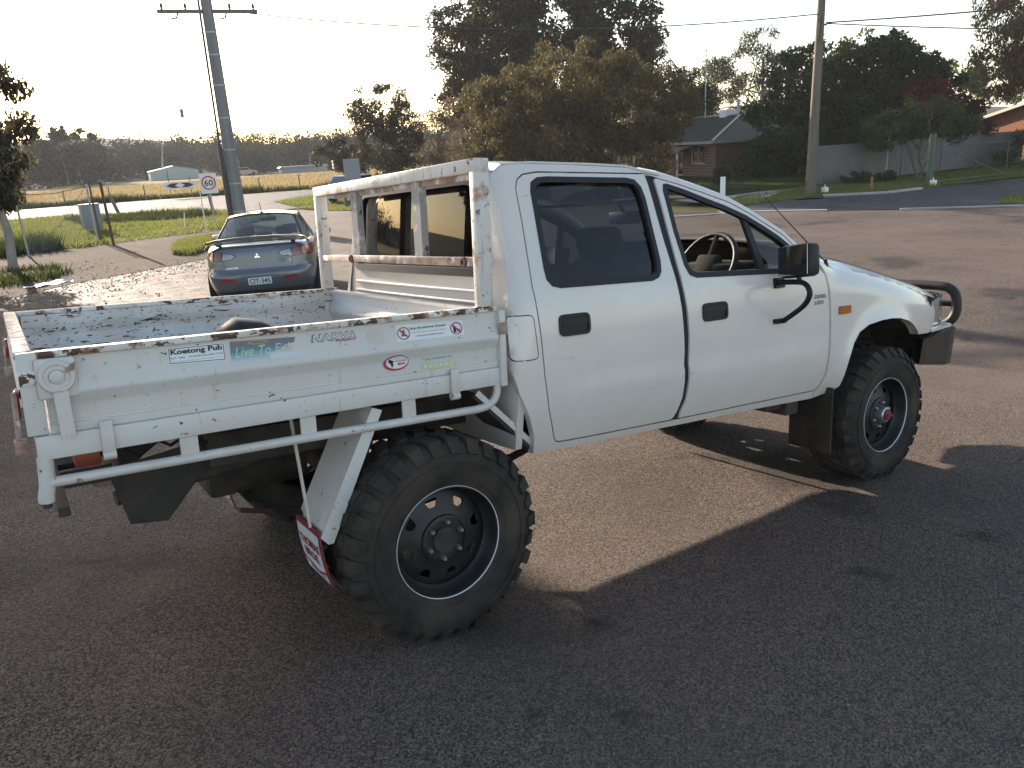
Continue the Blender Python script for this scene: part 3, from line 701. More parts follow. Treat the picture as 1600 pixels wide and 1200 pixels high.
blades('weed_clumps', [(2.6, 38), (5.6, 36.4), (8.2, 36.2), (7.8, 39), (5.2, 42.5), (2.4, 44)], 5000, .42, .06, LM['grassdark'], 61)
blades('weed_clumps', [(-4, 25.5), (-.8, 25.8), (.9, 26.6), (.6, 28.6), (-4, 30.2)], 5000, .5, .05, LM['grassdark'], 62)
blades('weed_clumps', [(-3, 17.5), (-.6, 17.8), (.5, 19.2), (.2, 21.5), (-3, 23)], 2500, .28, .035, LM['grassdark'], 70)
blades('patch_grass', [(3.9, 24.1), (4.5, 25.6), (5.4, 25.9), (5.2, 23.6), (4.5, 21.6), (3.5, 20.0), (3.15, 20.9)], 5000, .20, .03, LM['grass'], 63)
blades('island_grass', [(12.3, 36), (12.4, 32.1), (13.3, 31.1), (18, 30), (24, 26), (32, 31), (36, 37), (31, 48.6), (21, 48.2), (16.1, 46.5), (13.5, 44.1)], 34000, .20, .05, LM['grass'], 64)
blades('roadside_grass', [(20.6, 16.2), (21.0, 15.0), (24.5, 14.8), (26.3, 13.25), (30.2, 13.0), (36, 12.3), (42, 12), (42, 17), (36, 17.2), (29, 17.7), (26.5, 18.4), (24, 17.9)], 22000, .14, .035, LM['grass'], 65)
blades('corner_grass', [(23.5, 8.1), (25.8, 8.9), (26.6, 8.8), (30, 6), (29, 2), (25.6, 3.2)], 6000, .10, .03, LM['grass'], 66)
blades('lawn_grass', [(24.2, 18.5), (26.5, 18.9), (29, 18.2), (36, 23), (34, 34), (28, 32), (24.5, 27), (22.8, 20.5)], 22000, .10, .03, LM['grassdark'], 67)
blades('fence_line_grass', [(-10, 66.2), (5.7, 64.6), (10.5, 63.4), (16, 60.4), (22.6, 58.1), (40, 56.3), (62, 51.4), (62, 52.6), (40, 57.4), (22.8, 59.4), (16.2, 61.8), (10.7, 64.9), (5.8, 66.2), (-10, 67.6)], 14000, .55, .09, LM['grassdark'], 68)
blades('field_grass', [(-30, 67), (5.7, 65.2), (16, 61), (40, 56.9), (80, 47), (90, 70), (62, 100), (40, 120), (-30, 120)], 60000, .38, .10, LM['straw'], 69)
# ------------------------------------------------------------------ buildings and street furniture
M_BRICK = bpy.data.materials.new('red_brick'); M_BRICK.use_nodes = True
_nt = M_BRICK.node_tree; _b = _nt.nodes['Principled BSDF']; _tc = N(_nt, 'ShaderNodeTexCoord'); _mp = N(_nt, 'ShaderNodeMapping')
_br = N(_nt, 'ShaderNodeTexBrick'); _mp.inputs['Rotation'].default_value = (R(90), 0, 0)
_nt.links.new(_tc.outputs['Object'], _mp.inputs[0]); _nt.links.new(_mp.outputs[0], _br.inputs['Vector'])
_br.inputs['Color1'].default_value = (.13, .04, .028, 1); _br.inputs['Color2'].default_value = (.17, .058, .038, 1); _br.inputs['Mortar'].default_value = (.17, .145, .12, 1)
_br.inputs['Scale'].default_value = 1.0; _br.inputs['Brick Width'].default_value = .24; _br.inputs['Row Height'].default_value = .086; _br.inputs['Mortar Size'].default_value = .008
_nt.links.new(_br.outputs[0], _b.inputs['Base Color']); _b.inputs['Roughness'].default_value = .9
M_ROOF = mat('grey_green_sheet_roof', (.115, .112, .085), .95, spec=.1, var=(.8, .2))
M_ROOFTILE = mat('orange_roof_tile', (.34, .13, .07), .85, var=(3., .35))
M_TRIM = mat('cream_trim', (.55, .50, .42), .6)
M_WINDOW = mat('dark_window_pane', (.03, .035, .04), .08, coat=.3)
M_FENCE = mat('grey_fence_sheet', (.165, .155, .15), .65, var=(.9, .3))
M_POST = mat('weathered_post_timber', (.20, .17, .14), .9, var=(8., .4, (1, 1, .15)), bump=(20, .4, .01))
M_GREENP = mat('green_steel_post', (.05, .09, .06), .5)
M_POLE = mat('grey_power_pole_timber', (.26, .25, .24), .9, var=(5., .35, (1, 1, .06)), bump=(14, .5, .015))
M_POLEB = mat('brown_green_power_pole_timber', (.17, .14, .105), .9, var=(5., .4, (1, 1, .06)), bump=(14, .5, .015))
M_GALV = mat('galvanised_steel', (.42, .43, .44), .5, metal=.4)
M_SIGNW = mat('white_sign_face', (.78, .78, .76), .45)
M_SIGNB = mat('grey_sign_back', (.24, .25, .26), .6)
M_SHED = mat('pale_green_shed_sheet', (.36, .40, .38), .55)
M_WHITE = mat('white_paint', (.78, .77, .74), .55)
M_WIRE = mat('dark_cable', (.03, .03, .03), .6)

# brick house
HX = Vector((.3, .954, 0)).normalized(); HY = Vector((.954, -.3, 0)).normalized()
house = empty('brick_house', (34.7, 28.8, GZ - .02), 0)
house.rotation_euler = (0, 0, math.atan2(HY.y, HY.x))
tag(house, 'red brick house with grey hipped sheet roof behind the drooping tree', 'house')
# local: x along HY (depth), y along HX (length)
LD, LL, HE, HR = 9.0, 15.0, 2.05, 3.55
def wallstrip(mb, p, q, z0, z1, openings, th=.22):
    """wall from p to q with rectangular openings [(a0,a1,z0,z1)] along its length"""
    p = Vector((*p, 0)); q = Vector((*q, 0)); d = (q - p); Ln = d.length; d.normalize(); nrm = Vector((d.y, -d.x, 0))
    fm = lambda a, b, e: p + d * a + Vector((0, 0, b)) - nrm * e
    panel(mb, [(0, z0), (Ln, z0), (Ln, z1), (0, z1)], [[(a0, c0), (a1, c0), (a1, c1), (a0, c1)] for a0, a1, c0, c1 in openings], fm, 2.0, th)
    return p, d, nrm
opA = [(1.2, 2.9, .75, 1.85), (3.9, 4.85, 0.05, 1.95), (6.0, 8.0, .6, 1.85), (9.2, 10.2, .05, 1.95), (11.3, 13.4, .7, 1.85)]
mb = MB(); pA, dA, nA = wallstrip(mb, (0, LL), (0, 0), 0, HE, [(LL - b, LL - a, c, e) for a, b, c, e in opA]); mb.build('front_wall', M_BRICK, house, smooth=0)
opB = [(2.2, 3.8, .8, 1.8), (5.8, 7.4, .8, 1.8)]
mb = MB(); pB, dB, nB = wallstrip(mb, (.22, 0), (LD, 0), 0, HE, opB); mb.build('side_wall', M_BRICK, house, smooth=0)
mb = MB(); wallstrip(mb, (LD, 0), (LD, LL), 0, HE, []); wallstrip(mb, (LD, LL), (.22, LL), 0, HE, []); mb.build('rear_wall', M_BRICK, house, smooth=0)
def window(p, d, nrm, a0, a1, z0, z1, parent, mull=1):
    fr = MB(); fm = lambda a, b, e: p + d * a + Vector((0, 0, b)) - nrm * (e + .06)
    panel(fr, [(a0, z0), (a1, z0), (a1, z1), (a0, z1)], [rect for rect in [[(a0 + .06, z0 + .06), (a1 - .06, z0 + .06), (a1 - .06, z1 - .06), (a0 + .06, z1 - .06)]]], fm, 3, .06, True)
    for i in range(mull):
        xm = a0 + (a1 - a0) * (i + 1) / (mull + 1)
        c = p + d * xm - nrm * .09
        fr.beam(c + Vector((0, 0, z0 + .05)), c + Vector((0, 0, z1 - .05)), .05, .04, up=nrm)
    o = fr.build('window', M_TRIM, parent, smooth=0)
    g = MB(); c = [p + d * a + Vector((0, 0, b)) - nrm * .12 for a, b in ((a0 + .04, z0 + .04), (a1 - .04, z0 + .04), (a1 - .04, z1 - .04), (a0 + .04, z1 - .04))]
    g.add(c + [v - nrm * .02 for v in c], [(0, 1, 2, 3), (4, 7, 6, 5)]); g.build('pane', M_WINDOW, o, smooth=0)
for a0, a1, c0, c1 in opA: window(pA, dA, nA, LL - a1, LL - a0, c0, c1, house, 1 if a1 - a0 > 1.2 else 0)
for a0, a1, c0, c1 in opB: window(pB, dB, nB, a0, a1, c0, c1, house)
ov = .55
e0, e1, e2, e3 = (-ov, -ov, HE), (LD + ov, -ov, HE), (LD + ov, LL + ov, HE), (-ov, LL + ov, HE)
r0, r1 = (LD / 2, LD / 2, HR), (LD / 2, LL - LD / 2, HR)
mb = MB(); mb.add([e0, e1, e2, e3, r0, r1], [(0, 4, 5, 3), (0, 1, 4), (1, 2, 5, 4), (2, 3, 5)])
# ribs of the roof sheets
for k in range(46):
    y = -ov + (LL + 2 * ov) * (k + .5) / 46
    t = min(1, (y + ov) / (LD / 2 + ov), (LL + ov - y) / (LD / 2 + ov))
    mb.beam((-ov, y, HE + .02), (-ov + (LD / 2 + ov) * t, y, HE + (HR - HE) * t + .02), .03, .03)
roof = mb.build('roof', M_ROOF, house, smooth=0)
mb = MB()
for a, b in ((e0, r0), (e3, r1), (r0, r1), (e1, r0), (e2, r1)): mb.tube([Vector(a) + Vector((0, 0, .03)), Vector(b) + Vector((0, 0, .05))], .06, 6)
mb.build('ridge_capping', M_TRIM, roof, smooth=60)
mb = MB()
for a, b in ((e0, e1), (e1, e2), (e2, e3), (e3, e0)): mb.beam(Vector(a) - Vector((0, 0, .07)), Vector(b) - Vector((0, 0, .07)), .10, .14)
mb.build('gutter', mat('grey_gutter', (.2, .2, .18), .5), house, smooth=0)
mb = MB(); mb.add([(-ov, -ov, HE - .12), (LD + ov, -ov, HE - .12), (LD + ov, LL + ov, HE - .12), (-ov, LL + ov, HE - .12)], [(0, 1, 2, 3)]); mb.build('eave_lining', M_TRIM, house, smooth=0)
mb = MB()
for i in range(9):
    a0 = math.pi / 2 * i / 9; a1 = math.pi / 2 * (i + 1) / 9
    P = lambda a, y: (-.1 - 1.5 * math.sin(a), y, 1.42 + .42 * math.cos(a))
    mb.add([P(a0, 1.5), P(a0, 12), P(a1, 12), P(a1, 1.5)], [(0, 1, 2, 3)])
mb.build('verandah_roof', M_ROOF, house, smooth=60)
for y in (1.7, 4.5, 7.6, 11.7):
    mb = MB(); mb.box(-1.6, -1.5, y - .05, y + .05, 0, 1.44); mb.build('verandah_post', M_TRIM, house, smooth=0)
mb = MB(); mb.box(LD / 2 - .45, LD / 2 + .45, 5.6, 6.4, HR - .2, HR + .35); mb.build('evaporative_cooler', M_WHITE, house, smooth=0)
mb = MB(); mb.tube([(LD / 2, 4.9, HR - .1), (LD / 2, 4.9, HR + .75)], .09, 8); mb.tube([(LD / 2, 4.9, HR + .75), (LD / 2, 4.9, HR + .9)], .15, 8); mb.build('flue', M_GALV, house)
mb = MB(); mb.tube([(LD / 2 - .3, 8.5, HR - .4), (LD / 2 - .3, 8.5, HR + 4.4)], .04, 6)
for k in range(5): mb.tube([(LD / 2 - .3, 8.1 - .05 * k, HR + 4.2 - .28 * k), (LD / 2 - .3, 8.9 + .05 * k, HR + 4.2 - .28 * k)], .015, 4)
mb.build('television_aerial', M_GALV, house)

# second house, only its roof shows over the fence
h2 = empty('brick_house', (50.5, 22.1, GZ), R(-104.5)); tag(h2, 'orange brick gable end with a pale roof edge, showing over the metal fence', 'house')
mb = MB(); mb.prism([(0, 0), (10, 0), (10, 2.2), (5, 3.45), (0, 2.2)], 0, 12); mb.build('wall', mat('orange_brick_wall', (.30, .11, .055), .9, var=(5., .4, (1, 1, 3)), bump=(30, .3, .01)), h2, smooth=0)
mb = MB()
for p, q in (((-.5, 2.12), (5, 3.52)), ((10.5, 2.12), (5, 3.52))): mb.prism([p, q, (q[0], q[1] + .07), (p[0], p[1] + .07)], -.35, 12.35)
rf = mb.build('roof', M_ROOFTILE, h2, smooth=0)
for p, q in (((-.5, 2.05), (5, 3.45)), ((10.5, 2.05), (5, 3.45))):
    mb = MB(); mb.prism([p, q, (q[0], q[1] + .17), (p[0], p[1] + .17)], -.40, -.355); mb.build('barge_board', M_TRIM, rf, smooth=0)
# metal fence
fpts = [(28.9, 18.3), (32.0, 18.15), (35.2, 17.9), (38.4, 17.75), (41.6, 17.6), (45.5, 17.2)]
fe = empty('metal_fence', (28.9, 18.3, GZ)); tag(fe, 'tall grey sheet metal fence along the grass at the right', 'fence')
for i in range(len(fpts) - 1):
    a = Vector((*fpts[i], 0)) - Vector((28.9, 18.3, 0)); b = Vector((*fpts[i + 1], 0)) - Vector((28.9, 18.3, 0)); d = (b - a).normalized(); nn = Vector((d.y, -d.x, 0)); Ln = (b - a).length
    mb = MB(); nr = 16
    prof = []
    for k in range(nr):
        for t, o_ in ((0, 0), (.55, 0), (.65, .03), (.9, .03)): prof.append(((k + t) / nr * Ln, o_))
    prof.append((Ln, 0))
    vs = [a + d * s + nn * o_ + Vector((0, 0, z)) for s, o_ in prof for z in (.06, 1.62)]
    mb.add(vs, [(2 * k, 2 * k + 2, 2 * k + 3, 2 * k + 1) for k in range(len(prof) - 1)])
    mb.build('panel', M_FENCE, fe, smooth=0)
    mb = MB(); mb.beam(a + nn * .015 + Vector((0, 0, 1.64)), b + nn * .015 + Vector((0, 0, 1.64)), .06, .05); mb.build('rail', M_FENCE, fe, smooth=0)
    mb = MB(); mb.beam(a + nn * .02, a + nn * .02 + Vector((0, 0, 1.68)), .07, .08, up=nn); mb.build('post', mat('dark_fence_post', (.13, .135, .15), .6) if i == 0 else bpy.data.materials['dark_fence_post'], fe, smooth=0)
def simple_post(name, label, cat, x, y, h, r, mt, lean=(0, 0), square=False, group=None):
    mb = MB(); top = (lean[0] * h, lean[1] * h, h)
    if square: mb.beam((0, 0, -.15), top, r * 2, r * 1.2, up=(0, 1, 0))
    else: mb.tube([(0, 0, -.15), top], [r, r * .92], 10)
    o = mb.build(name, mt, smooth=40); o.location = (x, y, gh(x, y)); return tag(o, label, cat, group)
# gate frame beyond the green post
g = empty('pipe_gate', (30.6, 13.75, GZ)); tag(g, 'thin pipe fence frame with a diagonal brace, right of the green post', 'gate')
for nme, p, q in (('rail', (0, 0, 1.45), (4.6, -.5, 1.45)), ('brace', (1.0, -.1, 1.2), (4.5, -.5, .1)), ('rail', (0, 0, .12), (4.6, -.5, .12)), ('post', (4.6, -.5, -.1), (4.6, -.5, 1.45))):
    mb = MB(); mb.tube([p, q], .025, 6); mb.build(nme, M_GREENP, g)
simple_post('green_post', 'thick green steel post on the verge, standing in front of the fence', 'post', 30.4, 13.9, 1.95, .13, M_GREENP)
simple_post('fence_stake', 'thin bare steel stake standing close to the metal fence', 'stake', 33.2, 17.4, 1.9, .03, M_GALV)
simple_post('marker_post', 'short orange topped marker post on the grass by the fence', 'marker post', 27.6, 14.6, .5, .05, mat('faded_orange_post', (.34, .17, .07), .8))
simple_post('guide_post', 'white flat guide post on the lawn edge above the bonnet', 'guide post', 23.6, 18.5, .78, .09, M_WHITE, square=True)
def cap_block(x, y, label):
    mb = MB(); mb.box(-.11, .11, -.10, .10, -.05, .22, bev=.03); mb.tube([(0, 0, .22), (.02, .02, .32)], .02, 6)
    o = mb.build('concrete_block', M_WHITE); o.location = (x, y, gh(x, y)); tag(o, label, 'concrete block')
cap_block(26.1, 15.6, 'white block at the foot of the right power pole')
cap_block(30.0, 13.5, 'white block with a tap at the foot of the green post')

# power poles
pl = empty('power_pole', (7.57, 29.8, GZ)); tag(pl, 'thick grey power pole with a crossarm behind the parked sedan', 'power pole')
mb = MB(); mb.tube([(0, 0, -.3), (0, 0, 4), (0, 0, 10.5)], [.27, .24, .19], 16); mb.build('pole', M_POLE, pl, smooth=60)
mb = MB(); mb.tube([(-.36, .02, -.2), (-.35, .02, 3.0)], .10, 10); cd = mb.build('conduit', mat('dark_conduit', (.055, .05, .05), .6), pl)
mb = MB(); mb.tube([(-.35, .02, 3.0), (-.31, .02, 6), (-.27, .02, 8.6)], .045, 8); mb.build('cable', M_WIRE, pl)
for z in (.5, 1.6, 2.9, 4.1, 5.3, 6.4, 7.2):
    mb = MB(); mb.lathe([(.275 - .008 * z, z), (.283 - .008 * z, z), (.283 - .008 * z, z + .05), (.275 - .008 * z, z + .05)], Matrix.Rotation(R(90), 4, 'X') @ Matrix.Scale(-1, 4, (0, 1, 0)), 16)
    mb.v = [(v[0], v[1], abs(v[2])) for v in mb.v]; mb.build('strap', M_GALV, pl)
mb = MB(); mb.beam((-1.75, .32, 7.95), (1.75, -.5, 7.95), .11, .13); arm = mb.build('crossarm', M_POST, pl, smooth=0)
for t in (.05, .28, .72, .96):
    p = Vector((-1.75, .32, 7.95)).lerp(Vector((1.75, -.5, 7.95)), t)
    mb = MB(); mb.lathe([(0, 0), (.05, 0), (.03, .05), (.07, .08), (.05, .14), (.06, .17), (.03, .22), (0, .23)], Matrix.Translation(p + Vector((0, 0, .06))) @ Matrix.Rotation(R(90), 4, 'X'), 10)
    mb.build('insulator', mat('brown_insulator', (.10, .06, .05), .3) if t == .05 else bpy.data.materials['brown_insulator'], arm)
for t in (.20, .68):
    p = Vector((-1.75, .32, 7.95)).lerp(Vector((1.75, -.5, 7.95)), t)
    mb = MB(); mb.tube([p - Vector((0, 0, .05)), p + Vector((-.1, -.1, -.25)), p + Vector((-.3, -.3, -.3))], .035, 6); mb.build('cable_clamp', M_WIRE, arm)
pr_ = empty('power_pole', (25.6, 15.9, GZ)); tag(pr_, 'brown green timber power pole on the verge in front of the dark trees', 'power pole')
mb = MB(); mb.tube([(0, 0, -.3), (.1, .05, 4), (.18, .08, 9.5)], [.20, .165, .12], 14); mb.build('pole', M_POLEB, pr_, smooth=60)
mb = MB(); mb.tube([(.24, -.02, -.2), (.24, -.02, 2.2)], .06, 8); mb.build('conduit', M_GREENP, pr_)
loop = [(-.18, .3), (-.4, .25), (-.55, .3), (-.72, .26)]
mb = MB()
for k, (a, c) in enumerate(loop):
    z = 6.15
    mb.tube([(.14 + a * .75, .05 + a * .5, z + .05), (.14 + a * .72, .05 + a * .45, z - .35), (.10 + a * .5, .05 + a * .3, z - .62 - .05 * k), (.16, .05, z - .52)], .014, 5, cap=False)
    mb.tube([(.14 + a * .75, .05 + a * .5, z + .02), (.14 + a * .75, .05 + a * .5, z - .12)], .04, 6)
mb.tube([(.16, .05, 6.2), (.16 - .75 * .75, .05 - .4, 6.22)], .03, 6)
mb.tube([(.2, .05, 6.0), (.42, .0, 6.05)], .04, 6); mb.tube([(.42, 0, 6.05), (.40, 0, 5.75), (.2, .05, 5.55)], .014, 5)
mb.build('service_connection', M_WIRE, pr_)
def wire(label, p, q, sag, r=.022, nseg=24):
    p = Vector(p); q = Vector(q); mb = MB()
    mb.tube([p.lerp(q, i / nseg) - Vector((0, 0, sag * 4 * (i / nseg) * (1 - i / nseg))) - p for i in range(nseg + 1)], r, 5)
    o = mb.build('power_line', M_WIRE); o.location = p; tag(o, label, 'cable')
wire('cable strung from the right power pole across the trees to the left pole', (25.75, 15.95, 5.75), (9.0, 29.45, 7.25), .55, .022)
wire('upper cable running right from the right power pole', (26.0, 15.9, 5.45), (36.5, -4.5, 5.55), .35, .026)
wire('lower cable sloping from the right power pole down to the right', (26.0, 15.9, 5.42), (38.0, 4.5, 4.0), .15, .022)
wire('thin cable leaving the left end of the crossarm towards the upper left', (6.3, 30.1, 7.2), (-16, 36, 5.8), .5, .012)
wire('slack stay wire hanging beside the left power pole', (7.3, 29.85, 7.4), (1.0, 33.2, GZ), .05, .008)
mb = MB(); mb.tube([(0, 0, -.16), (0, 0, .16)], .07, 10); mb.tube([(0, 0, .16), (0, 0, .2)], .03, 6)
o = mb.build('stay_insulator', M_SIGNB); o.location = (6.15, 30.43, 3.72); tag(o, 'small grey insulator hanging in the sky left of the thick pole', 'insulator')

# signs
def facing(x, y): return math.atan2(CAM.y - y, CAM.x - x)
def sign_root(name, label, x, y, ang): 
    r = empty(name, (x, y, gh(x, y)), ang); return tag(r, label, 'road sign')
# local: the face looks along +X, text runs along +Y
fmS = lambda z0, off=.0: (lambda a, b, d: (off - d, a, z0 + b))
s60 = sign_root('speed_sign', 'speed limit 60 sign on a thin post at the grass edge', 6.75, 30.6, R(-101))
mb = MB(); mb.tube([(-.04, 0, -.3), (-.04, 0, 2.05)], .028, 8); mb.build('post', M_GALV, s60)
mb = MB(); panel(mb, rrect(-.33, .33, 1.28, 2.08, .05), [], lambda a, b, d: (-d, a, b), .4, .006, True); mb.build('sign_face', M_SIGNW, s60, smooth=0)
circ = lambda r, cy, cz, n=40: [(cy + r * math.cos(2 * math.pi * i / n), cz + r * math.sin(2 * math.pi * i / n)) for i in range(n)]
mb = MB(); panel(mb, circ(.275, 0, 1.70), [circ(.222, 0, 1.70)], lambda a, b, d: (.003, a, b), .2); mb.build('red_ring', flat('sign_red', (.42, .035, .04)), s60, smooth=0)
text('numeral', '60', lambda a, b, d: (.004, a, b), -.165, .165, 1.58, 1.82, flat('sign_black', (.015, .015, .015)), s60, bold=.015)
da = sign_root('arrow_board', 'black and white double headed arrow board on two posts by the far road', 11.9, 61.8, R(-100))
for y in (-.75, .75):
    mb = MB(); mb.tube([(-.05, y, -.2), (-.05, y, 2.1 if y < 0 else 1.6)], .03, 6); mb.build('post', M_POST, da)
mb = MB(); panel(mb, rrect(-1.2, 1.2, .75, 1.2, .08), [], lambda a, b, d: (-d, a, b), 1, .01, True); mb.build('board', M_SIGNW, da, smooth=0)
for s in (-1, 1):
    mb = MB(); panel(mb, [(s * .05, .80), (s * .62, .80), (s * 1.0, .975), (s * .62, 1.15), (s * .05, 1.15), (s * .35, .975)], [], lambda a, b, d: (.004, a, b), 1); mb.build('arrow', flat('sign_black', (.015, .015, .015)), da, smooth=0)
bs = sign_root('road_sign', 'back of a grey sign on a thin post behind the headboard', 13.0, 30.6, R(70))
mb = MB(); mb.tube([(.03, 0, -.3), (.03, 0, 2.3)], .03, 8); mb.build('post', M_GALV, bs)
mb = MB(); panel(mb, rrect(-.36, .36, 1.42, 2.3, .05), [], lambda a, b, d: (-d, a, b), .4, .006, True); mb.build('sign_panel', M_SIGNB, bs, smooth=0)
# chain wire gate posts, fence and box
cf = empty('chain_wire_fence', (-.8, 24.6, gh(-.8, 24.6))); tag(cf, 'sagging chain wire fence with steel posts beside the grass at the left', 'fence')
cpts = [(-.75, 22.0), (-.2, 25.4), (2.1, 28.4)]
for i, (x, y) in enumerate(cpts):
    mb = MB(); mb.tube([(x + .8, y - 24.6, -.1), (x + .8, y - 24.6, 2.0)], .03, 8); mb.build('post', M_GALV, cf)
mb = MB()
a, b = Vector((.6, .8, 0)), Vector((2.9, 3.8, 0)); nW = 34
for k in range(-14, nW):
    for s in (1, -1):
        t0 = (k if s > 0 else k + 14) / nW; t1 = t0 + s * 14 / nW
        z0, z1 = .05, 1.75
        lo, hi = min(t0, t1), max(t0, t1)
        if hi < 0 or lo > 1: continue
        ca = max(0, min(1, t0)); cb = max(0, min(1, t1))
        if abs(t1 - t0) < 1e-6: continue
        za = z0 + (z1 - z0) * (ca - t0) / (t1 - t0); zb = z0 + (z1 - z0) * (cb - t0) / (t1 - t0)
        if abs(ca - cb) < 1e-4: continue
        mb.tube([a.lerp(b, ca) + Vector((0, 0, za)), a.lerp(b, cb) + Vector((0, 0, zb))], .0022, 3, cap=False)
o = mb.build('mesh', M_GALV, cf, smooth=0); o['kind'] = 'stuff'
mb = MB(); mb.tube([a + Vector((0, 0, 1.85)), a.lerp(b, .5) + Vector((0, 0, 1.80)), b + Vector((0, 0, 1.92))], .012, 5); mb.build('top_wire', M_WIRE, cf)
gp = empty('gate_post', (2.33, 26.25, gh(2.3, 26.2))); tag(gp, 'rusty brown gate post with a hinge, right one of the tall pair', 'post')
mb = MB(); mb.tube([(0, 0, -.2), (-.02, 0, 2.1)], .045, 8); mb.build('post', mat('rusty_brown_post', (.12, .075, .05), .8), gp)
mb = MB(); mb.box(-.14, .14, -.03, .03, .86, .93); mb.build('hinge', bpy.data.materials['rusty_brown_post'], gp)
simple_post('gate_post', 'plain brown steel post, left one of the tall pair', 'post', 2.2, 28.4, 2.1, .035, bpy.data.materials['rusty_brown_post'])
mb = MB(); mb.box(-.35, .35, -.2, .2, 0, .95, bev=.02); mb.box(-.37, .37, -.22, .22, .95, 1.0); o = mb.build('meter_box', M_SIGNB); o.location = (2.55, 33.5, gh(2.5, 33.5) + .15); o.rotation_euler.z = .2; tag(o, 'plain grey metal box standing in the grass', 'box')
simple_post('wooden_post', 'short leaning wooden post at the road edge left of the speed sign', 'post', 5.3, 46.2, .95, .10, M_POST, lean=(-.28, .1))
simple_post('wooden_post', 'short wooden post between the speed sign and the thick power pole', 'post', 8.4, 37.6, .95, .08, M_POST, lean=(-.10, 0))
simple_post('white_stake', 'short white leaning stake in the grass left of the speed sign', 'stake', 5.5, 30.6, .62, .022, M_WHITE, lean=(.2, .05))
simple_post('white_stake', 'tall thin pale stake just in front of the speed sign', 'stake', 5.6, 27.2, 1.5, .02, M_WHITE)
simple_post('wooden_post', 'small wooden stump post on the grass island seen through the headboard', 'post', 13.9, 34.0, .6, .09, M_POST)
# rural fence posts along the dry field
fx = [(4.2, 64.9), (7.2, 64.2), (9.6, 63.6), (13.5, 62.0), (15.2, 61.2), (17.5, 60.3), (20.4, 59.2), (25.5, 58.4), (31, 57.6)]
for i, (x, y) in enumerate(fx):
    simple_post('field_post', ['thin grey field fence post farthest left, beyond the gate post pair', 'thin grey field fence post between the gate posts and the arrow board', 'thin grey field fence post just left of the arrow board',
        'thin grey field fence post behind the speed sign', 'thin grey field fence post just left of the thick power pole', 'thin grey field fence post hidden close to the thick power pole', 'thin grey field fence post first to the right of the thick power pole',
        'thin grey field fence post midway between the thick pole and the grey sign back', 'thin grey field fence post nearest the grey sign back'][i], 'post', x, y, 1.15, .05, M_POST, group='fence posts of the dry field')
# shed and things far away
sh = empty('farm_shed', (25.2, 151.5, GZ)); sh.rotation_euler.z = R(-8); tag(sh, 'long pale green metal shed with a white roof beyond the dry field', 'shed')
mb = MB(); mb.box(0, 8.2, 0, 14, 0, 1.6); mb.prism([(0, 1.6), (8.2, 1.6), (4.1, 2.35)], .01, 13.99); mb.build('wall', M_SHED, sh, smooth=0)
mb = MB(); mb.add([(-.2, -.2, 1.56), (4.1, -.2, 2.40), (4.1, 14.2, 2.40), (-.2, 14.2, 1.56), (8.4, -.2, 1.56), (8.4, 14.2, 1.56)], [(0, 1, 2, 3), (1, 4, 5, 2)]); mb.build('roof', M_WHITE, sh, smooth=0)
mb = MB()
for k in range(20): mb.box(.2 + k * .4, .26 + k * .4, -.03, 0, .1, 1.5)
o = mb.build('wall_ribs', M_SHED, sh, smooth=0); o['kind'] = 'stuff'
sh2 = empty('farm_shed', (48.5, 134, GZ)); sh2.rotation_euler.z = R(-12); tag(sh2, 'low grey shed row with white ends at the far side of the field', 'shed')
mb = MB(); mb.box(-5, 3, 0, 4, 0, .9); mb.build('wall', M_SIGNB, sh2, smooth=0)
mb = MB(); mb.prism([(-5.3, .9), (3.3, .9), (3.0, 1.15), (-5, 1.15)], -.3, 4.3); mb.build('roof', M_SIGNB, sh2, smooth=0)
mb = MB(); mb.box(3, 6.5, -1.9, -.4, .25, 1.9, bev=.15); o = mb.build('caravan', M_WHITE); o.location = (48.2, 131, GZ); o.rotation_euler.z = R(-12); tag(o, 'white caravan parked by the low shed row far away', 'caravan')
def far_car(name, label, x, y, rz, col):
    c = empty(name, (x, y, gh(x, y)), rz); tag(c, label, 'car')
    mt_ = mat(name + '_paint', col, .3, coat=.4); mb = MB()
    prof = [(-2.1, .3), (2.1, .3), (2.15, .65), (1.9, .85), (1.1, .95), (-1.9, .95), (-2.15, .8)]
    mb.prism(prof, -.82, .82); mb.prism([(1.05, .95), (.4, 1.42), (-1.2, 1.42), (-1.8, .95)], -.70, .70); mb.build('body', mt_, c, smooth=20)
    mb = MB()
    for s in (-1, 1): mb.prism([(.85, .99), (.35, 1.36), (-1.15, 1.36), (-1.6, .99)], s * .70, s * .715)
    mb.prism([(-1.86, .99), (-1.26, 1.38), (-1.24, 1.36), (-1.83, .97)], -.6, .6); mb.build('window', M_WINDOW, c, smooth=0)
    for x_ in (-1.35, 1.35):
        for s in (-1, 1):
            mb = MB(); mb.lathe([(0, -.1), (.2, -.1), (.31, -.09), (.32, 0), (.31, .09), (.2, .1), (0, .1)], Matrix.Translation((x_, s * .75, .32)), 20); mb.build('wheel', MT['rubber'], c)
far_car('parked_car', 'pale blue white car far behind the headboard', 16.3, 38.0, R(35), (.42, .52, .62))
far_car('parked_car', 'tiny white and red car beyond the dry field, beside the thick pole', 38.6, 140, R(10), (.55, .30, .28))
